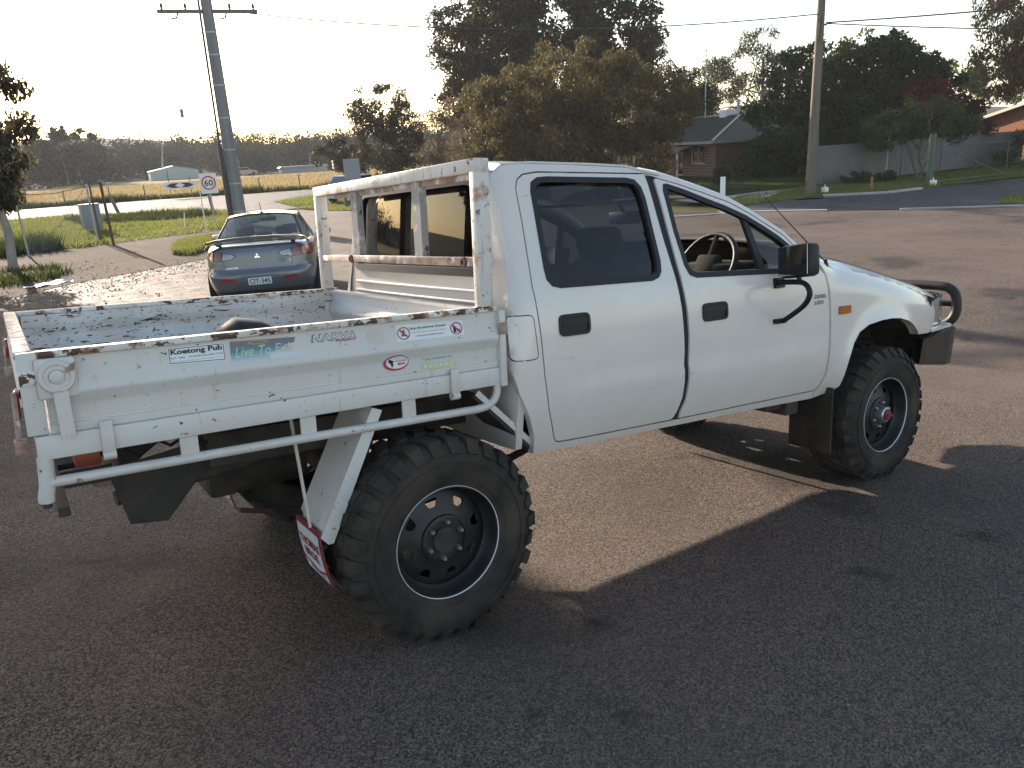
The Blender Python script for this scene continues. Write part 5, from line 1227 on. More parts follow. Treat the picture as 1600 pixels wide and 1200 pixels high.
# nose: grille, lamps
def nose(y, z): return xn(y) - .012 + .04 * (.95 - z)
mb = MB(); panel(mb, rrect(-.44, .44, .80, .985, .03), [], lambda a, b, d: (nose(a, b) - d, a, b), .06, .03); gr = T(mb, 'grille', MT['black'], 40)
for k in range(4):
    mb = MB(); mb.tube([(nose(y, .83 + .04 * k) + .006, y, .83 + .04 * k) for y in np.linspace(-.42, .42, 13)], .008, 6); T(mb, 'grille_bar', MT['chrome'] if k == 3 else MT['paint'], 60, gr)
mb = MB(); panel(mb, [(-.74, .77), (.74, .77), (.74, .86), (.66, .985), (-.66, .985), (-.74, .86)], [], lambda a, b, d: (nose(a, b) - .02 - d, a, b), .06, .02); T(mb, 'nose_panel', MT['under'], 40)
for s in (1, -1):
    pts = rounded([(s * .46, .81), (s * .46, .965), (s * .60, .985), (s * .72, .975), (s * .775, .93), (s * .782, .805)], .02)
    mb = MB(); panel(mb, pts, [], lambda a, b, d: (nose(a, b) + .012 - d, a, b), .04, .06); hl = T(mb, 'headlight', MT['clearlens'], 40)
    mb = MB(); panel(mb, inset(pts, -.008), [pts], lambda a, b, d: (nose(a, b) + .006 - d, a, b), .04, .03); T(mb, 'headlight_bezel', MT['gap'], 40, hl)
    mb = MB(); panel(mb, rounded([(s * .60, .775), (s * .76, .775), (s * .76, .80), (s * .60, .80)], .005), [], lambda a, b, d: (nose(a, b) - .01 - d, a, b), .04, .03); T(mb, 'lower_indicator', mat('cream_lens', (.5, .46, .36), .3) if s == 1 else bpy.data.materials['cream_lens'], 40)
# steel bumper and bull bar
plan = [(3.31, -.815), (3.62, -.81), (3.775, -.765), (4.00, -.55), (4.06, -.30), (4.07, 0), (4.06, .30), (4.00, .55), (3.775, .765), (3.62, .81), (3.31, .815)]
bt = [.755, .775, .775, .775, .775, .775, .775, .775, .775, .775, .755]; bb_ = [.60, .56, .55, .54, .54, .54, .54, .54, .55, .56, .60]
mb = MB()
for i in range(len(plan) - 1):
    q = []
    for k in (i, i + 1):
        x, y = plan[k]; nrm_ = Vector((x - 3.3, y * 1.2)).normalized()
        xi, yi = x - nrm_.x * .10, y - nrm_.y * .06
        q += [(x, y, bt[k]), (x - .02, y * .99, bb_[k]), (xi, yi, bb_[k] + .01), (xi, yi, bt[k] + .004)]
    mb.add(q, [(0, 4, 5, 1), (1, 5, 6, 2), (2, 6, 7, 3), (3, 7, 4, 0)])
mb.add([], [])
bmp = T(mb, 'steel_bumper', MT['bar'], 30, weld=.0005)
mb = MB(); mb.tube(cr([(3.93, -.60, .76), (3.935, -.655, .80), (3.945, -.675, .86), (3.945, -.668, .95), (3.94, -.63, 1.0), (3.935, -.56, 1.017), (3.93, -.3, 1.022), (3.93, 0, 1.024), (3.93, .3, 1.022), (3.935, .56, 1.017), (3.94, .63, 1.0), (3.945, .668, .95), (3.945, .675, .86), (3.935, .655, .80), (3.93, .60, .76)]), .030, 14); bbr = T(mb, 'bull_bar', MT['bar'], 60)
mb = MB()
for y in (-.30, .30): mb.tube([(3.98, y, .76), (3.95, y, .9), (3.93, y, 1.02)], .03, 10)
mb.tube([(3.99, -.66, .90), (4.0, 0, .905), (3.99, .66, .90)], .022, 8); T(mb, 'bull_bar_upright', MT['bar'], 60, bbr)
for s in (1, -1):
    mb = MB(); mb.prism([(3.42, -s * .80), (3.75, -s * .75), (3.86, -s * .60), (3.60, -s * .60)], .782, .80, ax='z'); T(mb, 'bumper_cover', MT['paint'], 0)
# mirrors
for s in (1, -1):
    Mm = Matrix.Translation((1.90, -s * .945, 1.292)) @ Matrix.Rotation(s * R(-7), 4, 'Z') @ Matrix.Rotation(R(-s * 7), 4, 'X') @ Matrix.Rotation(R(4), 4, 'Y') 
    mb = MB(); mb.box(-.025, .055, -.095, .095, -.077, .077, M=Mm, bev=.022); wm = T(mb, 'wing_mirror', MT['black'], 40)
    mb = MB(); mb.box(-.0285, -.0265, -.088, .088, -.069, .069, M=Mm); T(mb, 'mirror_glass', MT['mirror'], 0, wm)
    yb = lambda x, z, o: -s * (Yb(x, z) + o)
    mb = MB(); mb.tube(cr([(1.90, yb(1.9, 1.19, .01), 1.187), (1.91, yb(1.9, 1.19, .10), 1.192), (1.905, -s * .985, 1.188), (1.90, -s * 1.015, 1.165), (1.90, -s * 1.02, 1.13), (1.905, -s * .985, 1.08), (1.915, yb(1.9, 1.0, .03), 1.008), (1.92, yb(1.9, 1.0, .01), 1.0)], 4), .013, 8)
    mb.tube([(1.905, -s * .97, 1.19), (1.90, -s * .955, 1.22)], .010, 6); T(mb, 'mirror_arm', MT['black'], 60, wm)
    mb = MB(); panel(mb, rrect(1.875, 1.945, 1.160, 1.208, .006), [], side(s, .014), .05, .016); T(mb, 'mirror_bracket', MT['black'], 40, wm); mb = MB(); panel(mb, rrect(1.862, 1.945, .990, 1.012, .006), [], side(s, .018), .05, .02); T(mb, 'mirror_bracket', MT['black'], 40, wm)
# aerial on the wing
mb = MB(); mb.lathe([(0, .03), (.008, .03), (.016, 0), (.018, -.01)], Matrix.Translation((2.37, -.775, 1.245)) @ Matrix.Rotation(R(90), 4, 'X'), 10); mb.tube([(2.37, -.775, 1.26), (2.15, -.76, 1.42), (1.90, -.745, 1.60)], [.004, .003, .002], 5); T(mb, 'aerial', MT['black'], 60)
# door badge
M_BADGE = flat('badge_grey', (.10, .105, .11))
text('badge_lettering', 'DIESEL', side(1, .003), 2.185, 2.285, 1.085, 1.104, M_BADGE, trk, bold=.02, shear=.15)
text('badge_lettering', '3.0TD', side(1, .003), 2.185, 2.262, 1.054, 1.073, M_BADGE, trk, bold=.02, shear=.15)
# rear wall with window
def rw(a, b, d): return (xrear(b) + .008 + .05 * max(0, abs(a) / .80 - .86) ** 2 * 8 + d + .02 * (1 - (a / .8) ** 2) * -1, a, b)
rwo = [(-.80, .63), (.80, .63), (.835, .9), (.835, 1.1), (.79, 1.3), (.70, 1.56), (.63, 1.70), (.60, 1.73), (-.60, 1.73), (-.63, 1.70), (-.70, 1.56), (-.79, 1.3), (-.835, 1.1), (-.835, .9)]
wino = rounded([(-.68, 1.315), (.68, 1.315), (.565, 1.69), (-.565, 1.69)], .075, 6)
mb = MB(); panel(mb, rwo, [wino], rw, .06, .03); T(mb, 'rear_wall', MT['paint'], 40)
mb = MB(); panel(mb, inset(wino, -.012), [inset(wino, .022)], lambda a, b, d: (rw(a, b, d)[0] - .010, a, b), .05, .02); rwf = T(mb, 'rear_window_seal', MT['gap'], 40)
mb = MB(); panel(mb, wino, [], lambda a, b, d: (rw(a, b, d)[0] + .006, a, b), .1, 0); T(mb, 'rear_window', MT['glass_rear'], 60)
for z in (1.245, 1.20, 1.165):
    mb = MB(); mb.tube([(rw(y, z, 0)[0] - .004, y, z) for y in np.linspace(-.66, .66, 9)], .008, 6); T(mb, 'pressed_rib', MT['paint'], 60)
# ------------------------------------------------ cabin interior
mb = MB(); mb.box(.42, 2.35, -.76, .76, .64, .68); T(mb, 'cab_floor', MT['seat'], 0)
mb = MB(); mb.prism([(2.0, .82), (1.93, 1.12), (1.98, 1.21), (2.12, 1.255), (2.30, 1.25), (2.34, .80)], -.74, .74); mb.box(1.9, 2.2, -.55, -.20, 1.17, 1.275, bev=.04); T(mb, 'dashboard', MT['dash'], 30)
Ms = Matrix.Translation((1.93, -.36, 1.255)) @ Matrix.Rotation(R(-62), 4, 'Y')
mb = MB(); mb.tube([Ms @ Vector((.185 * math.cos(q), .185 * math.sin(q), 0)) for q in [2 * math.pi * k / 32 for k in range(33)]], .015, 8, cap=False); sw = T(mb, 'steering_wheel', MT['black'], 60)
mb = MB(); mb.box(-.065, .065, -.075, .075, -.035, .02, M=Ms, bev=.02)
for q in (200, 340, 90): mb.tube([Ms @ Vector((.05 * math.sin(R(q)), .05 * math.cos(R(q)), 0)), Ms @ Vector((.18 * math.sin(R(q)), .18 * math.cos(R(q)), 0))], .014, 6)
mb.tube([Ms @ Vector((0, 0, -.02)), Ms @ Vector((0, 0, -.3))], .045, 8); T(mb, 'wheel_boss', MT['dash'], 40, sw)
for y in (-.36, .36):
    mb = MB(); Mq = Matrix.Translation((1.36, y, .80)) @ Matrix.Rotation(R(-17), 4, 'Y'); mb.box(-.06, .07, -.23, .23, .05, .55, M=Mq, bev=.05); mb.box(1.33, 1.78, y - .24, y + .24, .72, .88, bev=.05); st = T(mb, 'seat', MT['seat'], 40)
    mb = MB(); Mh = Matrix.Translation((1.19, y, 1.38)) @ Matrix.Rotation(R(-17), 4, 'Y'); mb.box(-.045, .055, -.135, .135, -.085, .10, M=Mh, bev=.035); mb.tube([(1.195, y - .06, 1.25), (1.185, y - .06, 1.32)], .008, 6); mb.tube([(1.195, y + .06, 1.25), (1.185, y + .06, 1.32)], .008, 6); T(mb, 'headrest', MT['seat'], 40, st)
mb = MB(); mb.box(.46, .60, -.66, .66, .85, 1.235, bev=.05); mb.box(.5, .95, -.66, .66, .72, .88, bev=.04); T(mb, 'rear_bench', MT['seat'], 40)
for s in (1, -1):
    mb = MB(); mb.box(1.42, 1.60, -s * .36 - .17, -s * .36 + .17, 1.60, 1.615, M=Matrix.Translation((0, 0, .0)), bev=.006); T(mb, 'sun_visor', MT['lining'], 40)
mb = MB(); mb.box(1.66, 1.69, -.12, .12, 1.49, 1.56, bev=.012); mb.tube([(1.675, 0, 1.55), (1.62, 0, 1.62)], .01, 6); T(mb, 'rear_view_mirror', MT['black'], 40)
# ------------------------------------------------ wheels
RT_ = .386
def make_wheel():
    mb = MB()       # axis = local Y, outer face towards -Y; ring plane at y=0
    mb.lathe([(.200, .012), (.2135, .002), (.214, -.003), (.206, -.006), (.199, .010), (.195, .035), (.181, .050), (.178, .105)], n=64)
    def disc(a, b, d):
        r_ = math.hypot(a, b)
        dep = interp([(0, .030), (.045, .030), (.088, .030), (.096, .036), (.115, .044), (.14, .050), (.165, .058), (.182, .066)], r_)
        return (a, dep + d, b)
    C_ = lambda r_, n: [(r_ * math.cos(2 * math.pi * i / n), r_ * math.sin(2 * math.pi * i / n)) for i in range(n)]
    hol = []
    for k in range(8):
        q = 2 * math.pi * (k + .3) / 8; P = lambda r_, t: (r_ * math.cos(q + t), r_ * math.sin(q + t))
        hol.append(rounded([P(.128, -.10), P(.161, -.17), P(.161, .17), P(.128, .10)], .008, 3))
    panel(mb, C_(.1805, 48), hol, disc, .02, .006)
    mb.lathe([(.095, .034), (.091, .026), (.086, .024), (.084, .028)], n=40)
    wh = mb.build('wheel', MT['rim'], trk, smooth=35)
    mb = MB(); prof = [(.199, .02), (.208, -.006), (.222, -.012), (.245, -.022), (.285, -.030), (.318, -.027), (.345, -.014), (.362, .004), (.371, .020), (.374, .06), (.375, .125), (.374, .19), (.371, .23), (.362, .246), (.345, .264), (.318, .277), (.285, .28), (.245, .272), (.222, .262), (.208, .256), (.199, .23)]
    mb.lathe(prof, n=80)
    rr = random.Random(4)
    nl = 30
    for k in range(nl):
        for sd in (0, 1):
            q0 = 2 * math.pi * (k + .5 * sd) / nl; aw = 2 * math.pi / nl
            def blk(a0, a1, q1, q2, r1, r0_, sk=0.0):
                vs = []
                for (rad) in (r0_, r1):
                    for (aa, qq) in ((a0, q1), (a1, q1 + sk), (a1, q2 + sk), (a0, q2)):
                        ax = aa if not sd else .25 - aa
                        vs.append((rad * math.cos(q0 + qq * aw), ax, rad * math.sin(q0 + qq * aw)))
                mb.add(vs, [(3, 2, 1, 0), (4, 5, 6, 7), (0, 1, 5, 4), (1, 2, 6, 5), (2, 3, 7, 6), (3, 0, 4, 7)])
            j = .04 if k % 2 else 0.0
            blk(-.004 + .012 * (k % 2), .052, -.36, .30, RT_, .366)
            blk(.062, .116, -.30 + j, .28 + j, RT_, .366, .22)
            # lug running down the shoulder
            vs = []
            for (rad, ax, dq) in ((RT_ - .001, .0 + .012 * (k % 2), 0), (.352, -.020, .02), (.338, -.031, .04)):
                for qq in (-.34, .28):
                    axx = ax if not sd else .25 - ax; qv = q0 + (qq * (1 - dq)) * aw
                    vs.append((rad * math.cos(qv), axx, rad * math.sin(qv)))
            for (rad, ax) in ((RT_ - .022, .018), (.345, .0), (.332, -.016)):
                for qq in (-.34, .28):
                    axx = ax if not sd else .25 - ax; qv = q0 + qq * aw
                    vs.append((rad * math.cos(qv), axx, rad * math.sin(qv)))
            mb.add(vs, [(0, 1, 3, 2), (2, 3, 5, 4), (0, 2, 8, 6), (2, 4, 10, 8), (1, 7, 9, 3), (3, 9, 11, 5), (4, 5, 11, 10), (0, 6, 7, 1)])
    mb.v = [(v[0], v[1], max(v[2], -.3765)) for v in mb.v]
    # raised lettering ring on the sidewall
    mb.lathe([(.300, -.030), (.300, -.0325), (.304, -.0325), (.304, -.029)], n=64); mb.lathe([(.238, -.019), (.239, -.022), (.243, -.022), (.244, -.020)], n=64)
    mb.build('tyre', MT['rubber'], wh, smooth=28)
    mb = MB(); mb.lathe([(.2105, -.004), (.2108, -.0115), (.2122, -.0125), (.2130, -.006)], n=72); mb.build('pinstripe', MT['stripe'], wh)
    for k in range(6):
        q = 2 * math.pi * (k + .35) / 6; mb = MB(); mb.lathe([(0, -.022), (.006, -.022), (.009, -.016), (.0105, -.012), (.0105, .006)], Matrix.Translation((.0698 * math.cos(q), .030, .0698 * math.sin(q))), 8); mb.build('wheel_nut', MT['steel'], wh)
    return wh
w0 = make_wheel(); w0.location = (0, -.897, .3765)
mb = MB(); mb.lathe([(0, .016), (.040, .016), (.048, .019), (.05, .024), (.05, .05)], n=28); hc = mb.build('hub_cap', MT['under'], w0)
w1 = copy_tree(w0, trk); w1.location = (2.85, -.866, .3765)
for c in list(w1.children):
    if c.name.startswith('hub_cap'): bpy.data.objects.remove(c)
mb = MB(); mb.lathe([(.048, .05), (.048, .004), (.044, -.012), (.038, -.016), (0, -.016)], n=24); hb = mb.build('locking_hub', MT['steel'], w1)
mb = MB(); mb.lathe([(.034, -.016), (.032, -.024), (0, -.026)], n=20); mb.box(-.03, .03, -.034, -.024, -.006, .006); mb.build('hub_dial', MT['redhub'], w1)
for src, x in ((w0, 0), (w1, 2.85)):
    c = copy_tree(src, trk); c.location = (x, -src.location.y, .3765); c.rotation_euler.z = math.pi
# ------------------------------------------------ underbody
mb = MB()
for s in (1, -1):
    mb.beam((-.70, s * .42, .755), (.45, s * .42, .74), .07, .12); mb.beam((.45, s * .42, .74), (.8, s * .42, .56), .07, .12); mb.beam((.8, s * .42, .56), (2.2, s * .42, .55), .07, .12); mb.beam((2.2, s * .42, .55), (2.5, s * .42, .66), .07, .12); mb.beam((2.5, s * .42, .66), (3.75, s * .42, .66), .07, .12)
for x in (-.3, .6, 1.3, 2.1, 3.3): mb.beam((x, -.42, .62 if x > .5 and x < 2.2 else .74), (x, .42, .62 if x > .5 and x < 2.2 else .74), .06, .08)
T(mb, 'chassis', MT['under'], 0)
mb = MB(); mb.tube([(0, -.78, .376), (0, .78, .376)], .05, 12); mb.lathe([(0, -.16), (.10, -.14), (.15, 0), (.10, .14), (0, .16)], Matrix.Translation((0, .05, .376)), 20); T(mb, 'rear_axle', MT['under'], 40)
mb = MB(); mb.tube([(2.85, -.78, .376), (2.85, .78, .376)], .035, 12); mb.lathe([(0, -.14), (.09, -.12), (.13, 0), (.09, .12), (0, .14)], Matrix.Translation((2.85, -.2, .40)), 20)
for s in (1, -1): mb.beam((2.85, s * .74, .30), (2.55, s * .38, .52), .06, .05); mb.beam((2.85, s * .74, .46), (2.9, s * .40, .62), .05, .05)
T(mb, 'front_axle', MT['under'], 40)
for s in (1, -1):
    for k in range(4):
        mb = MB(); L_ = .64 - .12 * k; mb.tube([(-L_, -s * .55, .50 + .05 * (L_ / .64) ** 2 - .012 * k), (-L_ / 2, -s * .55, .46 - .012 * k), (0, -s * .55, .445 - .012 * k), (L_ / 2, -s * .55, .46 - .012 * k), (L_, -s * .55, .50 + .05 * (L_ / .64) ** 2 - .012 * k)], .008, 4, sx=4.5); T(mb, 'leaf_spring', MT['under'] if k else MT['redbrown'], 0)
    mb = MB(); mb.tube([(-.05, -s * .62, .36), (-.22, -s * .50, .72)], .032, 10); T(mb, 'shock_absorber', MT['redbrown'], 60)
mb = MB(); mb.box(.62, 1.35, .18, .68, .56, .68, bev=.04); T(mb, 'fuel_tank', MT['under'], 40)
mb = MB(); mb.tube([(2.2, .25, .50), (1.4, .1, .47), (.5, .1, .47), (.3, -.2, .62), (-.3, -.25, .66), (-1.0, -.35, .62)], .028, 8); mb.tube([(1.25, .08, .52), (.75, .1, .52)], .07, 12); T(mb, 'exhaust', MT['under'], 60)
mb = MB(); mb.box(1.0, 2.2, -.25, .25, .54, .68, bev=.05); mb.tube([(1.0, 0, .5), (0, .05, .42)], .035, 8); mb.box(2.3, 3.4, -.35, .35, .60, .98, bev=.05); T(mb, 'engine_and_gearbox', MT['under'], 40)
mb = MB(); mb.box(2.0, 2.12, -.72, -.50, .50, .58, bev=.01); mb.box(2.14, 2.24, -.74, -.52, .46, .57, bev=.01); T(mb, 'body_mount', MT['under'], 0)
for s in (1, -1):
    mb = MB(); mb.box(2.355, 2.368, min(-s * .60, -s * .86), max(-s * .60, -s * .86), .24, .60); T(mb, 'front_mudflap', MT['rubber'], 0)
# ------------------------------------------------ steel tray
TX0, TX1, TW = -1.205, .272, .815
ZTOP, ZB = 1.208, .978
PD = [(.970, .808), (.999, .808), (1.001, .800), (1.006, .800), (1.008, .802), (1.045, .802), (1.055, .805), (1.082, .822), (1.09, .824), (1.098, .822), (1.135, .806), (1.145, .803), (1.187, .803), (1.189, .815), (1.208, .815), (1.22, .815)]
def yd(z):
    for i in range(len(PD) - 1):
        if z <= PD[i + 1][0]: 
            t = (z - PD[i][0]) / (PD[i + 1][0] - PD[i][0]); return PD[i][1] + (PD[i + 1][1] - PD[i][1]) * max(0, t)
    return PD[-1][1]
def dropside(s):
    mb = MB(); zs = [p[0] for p in PD if ZB <= p[0] <= 1.187] + [ZB]; zs = sorted(set(zs))
    xs_ = np.linspace(TX0 + .035, TX1 + .03, 14)
    for off, fl in ((0, 0), (-.022, 1)):
        vs = [(x, -s * (yd(z) + off), z) for x in xs_ for z in zs]; n = len(zs)
        mb.add(vs, [(i * n + j, (i + 1) * n + j, (i + 1) * n + j + 1, i * n + j + 1) for i in range(len(xs_) - 1) for j in range(n - 1)])
    x0, x1 = xs_[0], xs_[-1]
    mb.box(x0, x1, min(-s * .802, -s * .778), max(-s * .802, -s * .778), ZB - .006, ZB - .001)
    for x in (x0, x1): mb.box(x - .001, x + .002, min(-s * .804, -s * .776), max(-s * .804, -s * .776), ZB, 1.187)
    d = T(mb, 'drop_side', MT['tray'] if s == 1 else MT['tray_worn'], 30)
    mb = MB(); mb.box(x0 - .012, x1, min(-s * .817, -s * .775), max(-s * .817, -s * .775), 1.188, ZTOP, bev=.005); T(mb, 'top_rail', MT['tray_rail'], 40, d)
    return d
ds = dropside(1); ds2 = dropside(-1)
# tailgate
mb = MB(); vs = []
zs = sorted(set([p[0] for p in PD if ZB <= p[0] <= 1.187] + [.985])); ys_ = np.linspace(-.775, .775, 12); n = len(zs)
for off in (0, .022):
    mb.add([(-(1.212 + (yd(z) - .802)) + off, y, z) for y in ys_ for z in zs], [(i * n + j, (i + 1) * n + j, (i + 1) * n + j + 1, i * n + j + 1) for i in range(len(ys_) - 1) for j in range(n - 1)])
tg_ = T(mb, 'tailgate', MT['tray'], 30)
mb = MB(); mb.box(-1.232, -1.188, -.79, .79, 1.188, ZTOP + .002, bev=.005); T(mb, 'top_rail', MT['tray_rail'], 40, tg_)
for s in (1, -1):
    mb = MB(); mb.box(-1.228, -1.178, min(-s * .815, -s * .78), max(-s * .815, -s * .78), .978, ZTOP - .001, bev=.004); T(mb, 'corner_post', MT['tray'], 40)
    mb = MB(); mb.box(-1.247, -1.233, -s * .735 - .035, -s * .735 + .035, 1.02, 1.10, bev=.006); T(mb, 'tail_reflector', MT['redlens'], 40, tg_)
    mb = MB(); mb.box(-1.262, -1.232, -s * .79 - .02, -s * .79 + .02, .93, .97, bev=.004); mb.tube([(-1.245, -s * .79, 1.10), (-1.25, -s * .80, .95)], .008, 6); T(mb, 'tailgate_catch', MT['rustbar'], 40, tg_)
    # coaming
    mb = MB(); mb.box(TX0 - .008, TX1 + .035, min(-s * .815, -s * .77), max(-s * .815, -s * .77), .905, .974, bev=.006); cm = T(mb, 'coaming_rail', MT['tray'], 40)
    # tube rail below with bends
    tb = [(-1.205, -s * .80, .838), (-.5, -s * .80, .833), (.20, -s * .80, .823), (.245, -s * .80, .828), (.278, -s * .80, .845), (.294, -s * .80, .872), (.298, -s * .80, .908)]
    mb = MB(); mb.tube(tb[:2] + cr(tb[2:], 4), .0155, 12); mb.tube([(-1.196, -s * .795, .91), (-1.200, -s * .795, .83), (-1.207, -s * .793, .80), (-1.208, -s * .792, .782)], .021, 12); tr_ = T(mb, 'tray_tube_rail', MT['tubewhite'], 60)
    mb = MB(); mb.tube([(-1.208, -s * .792, .785), (-1.208, -s * .792, .765)], .012, 8); T(mb, 'tube_bolt', MT['under'], 60, tr_)
    for x in (-.82, -.447, -.078):
        mb = MB(); mb.box(x - .026, x + .026, min(-s * .803, -s * .795), max(-s * .803, -s * .795), .835, .912); T(mb, 'rail_support', MT['tubewhite'], 0, tr_)
    for x in (-1.038, .103):
        mb = MB(); mb.box(x - .017, x + .017, min(-s * .829, -s * .816), max(-s * .829, -s * .816), .90, .995, bev=.003); mb.tube([(x - .017, -s * .818, .893), (x + .017, -s * .818, .893)], .014, 10); T(mb, 'hinge', MT['tubewhite'], 40)
    # latch: plate, disc, lever
    mb = MB(); mb.box(-1.190, -1.090, min(-s * .812, -s * .826), max(-s * .812, -s * .826), 1.075, 1.188, bev=.008); lt = T(mb, 'latch_plate', MT['tray'], 40)
    RZ = Matrix.Identity(4) if s == 1 else Matrix.Rotation(R(180), 4, 'Z')
    mb = MB(); Ml = Matrix.Translation((-1.140, -s * .826, 1.137)) @ RZ; 
    mb.lathe([(.047, 0), (.047, -.006), (.043, -.012), (.034, -.012), (.031, -.008), (.020, -.008)], Ml, 36); mb.lathe([(.019, -.004), (.019, -.014), (.016, -.016), (0, -.016)], Ml, 20)
    T(mb, 'latch_disc', MT['tray'], 40, lt)
    mb = MB(); mb.prism([(-1.118, 1.158), (-1.092, 1.172), (-1.096, 1.152), (-1.118, 1.146)], -s * .826, -s * .841); T(mb, 'latch_tongue', MT['rustbar'], 0, lt)
    mb = MB(); lv_ = rounded([(-1.155, 1.098), (-1.118, 1.096), (-1.115, .966), (-1.150, .962)], [.004, .004, .015, .015]); mb.prism(lv_, -s * .826, -s * .838); mb.lathe([(0, -.004), (.006, -.004), (.008, 0)], Matrix.Translation((-1.132, -s * .838, .975)) @ RZ, 8); T(mb, 'latch_lever', MT['tray'], 20, lt)
    mb = MB(); mb.box(-1.228, -1.165, min(-s * .816, -s * .822), max(-s * .816, -s * .822), 1.118, 1.158, bev=.003); T(mb, 'latch_striker', MT['tray_rail'], 40, lt)
    # front end post of the drop side
    mb = MB(); mb.box(TX1 + .032, TX1 + .060, min(-s * .826, -s * .79), max(-s * .826, -s * .79), .90, 1.19, bev=.004); T(mb, 'front_post', MT['tray'], 40)
    mb = MB(); mb.box(TX1 + .028, TX1 + .064, min(-s * .83, -s * .824), max(-s * .83, -s * .824), 1.10, 1.145); T(mb, 'side_catch', MT['rustbar'], 0)
# floor and front board
mb = MB(); mb.box(-1.20, .29, -.775, .775, .955, .975)
for k in range(9): mb.box(-1.18 + .16 * k, -1.14 + .16 * k, -.77, .77, .905, .955)
T(mb, 'tray_floor', MT['tray_worn'], 0)
mb = MB(); n = 6; 
for off in (0, .02): mb.add([(.262 - (yd(z) - .803) + off, y, z) for y in ys_ for z in zs], [(i * len(zs) + j, (i + 1) * len(zs) + j, (i + 1) * len(zs) + j + 1, i * len(zs) + j + 1) for i in range(len(ys_) - 1) for j in range(len(zs) - 1)])
mb.box(.248, .29, -.775, .775, 1.188, 1.200); T(mb, 'front_board', MT['tray'], 30)
# headboard
HXB = .252
for s in (1, -1):
    mb = MB(); mb.box(.224, .282, min(-s * .828, -s * .785), max(-s * .828, -s * .785), .98 if s == -1 else 1.209, 1.737, bev=.003); T(mb, 'headboard_post', MT['board'], 40)
mb = MB(); mb.box(.223, .283, -.829, .829, 1.690, 1.7385, bev=.004); T(mb, 'headboard_top_rail', MT['board'], 40)
mb = MB(); mb.box(.228, .268, -.786, .786, 1.356, 1.389, bev=.003); mr_ = T(mb, 'headboard_mid_rail', MT['rustbar'], 40)
for y in (-.72, .37):
    mb = MB(); mb.lathe([(0, -.006), (.008, -.006), (.010, -.004), (.010, -.010), (.018, -.010), (.020, 0)], Matrix.Translation((.227, y, 1.372)) @ Matrix.Rotation(R(-90), 4, 'Z'), 14); T(mb, 'rail_bolt', MT['redbrown'], 60, mr_)
for y in (.322, -.332):
    mb = MB(); mb.add([], []); mb.box(.236, .240, y - .035, y + .035, 1.388, 1.694); mb.box(.240, .268, y - .035, y - .031, 1.388, 1.694); mb.box(.240, .268, y + .031, y + .035, 1.388, 1.694); T(mb, 'headboard_bar', mat('dull_grey_angle_bar', (.26, .25, .24), .6, chips=[((.5, .42, .38), 18., .57, .05, (1, 1, 1)), ((.05, .04, .04), 25., .62, .03, (1, 1, 1))]) if y > 0 else bpy.data.materials['dull_grey_angle_bar'], 0)
mb = MB(); mb.box(.250, .262, -.785, .60, 1.668, 1.689); T(mb, 'under_rail_strip', MT['rustbar'], 0)
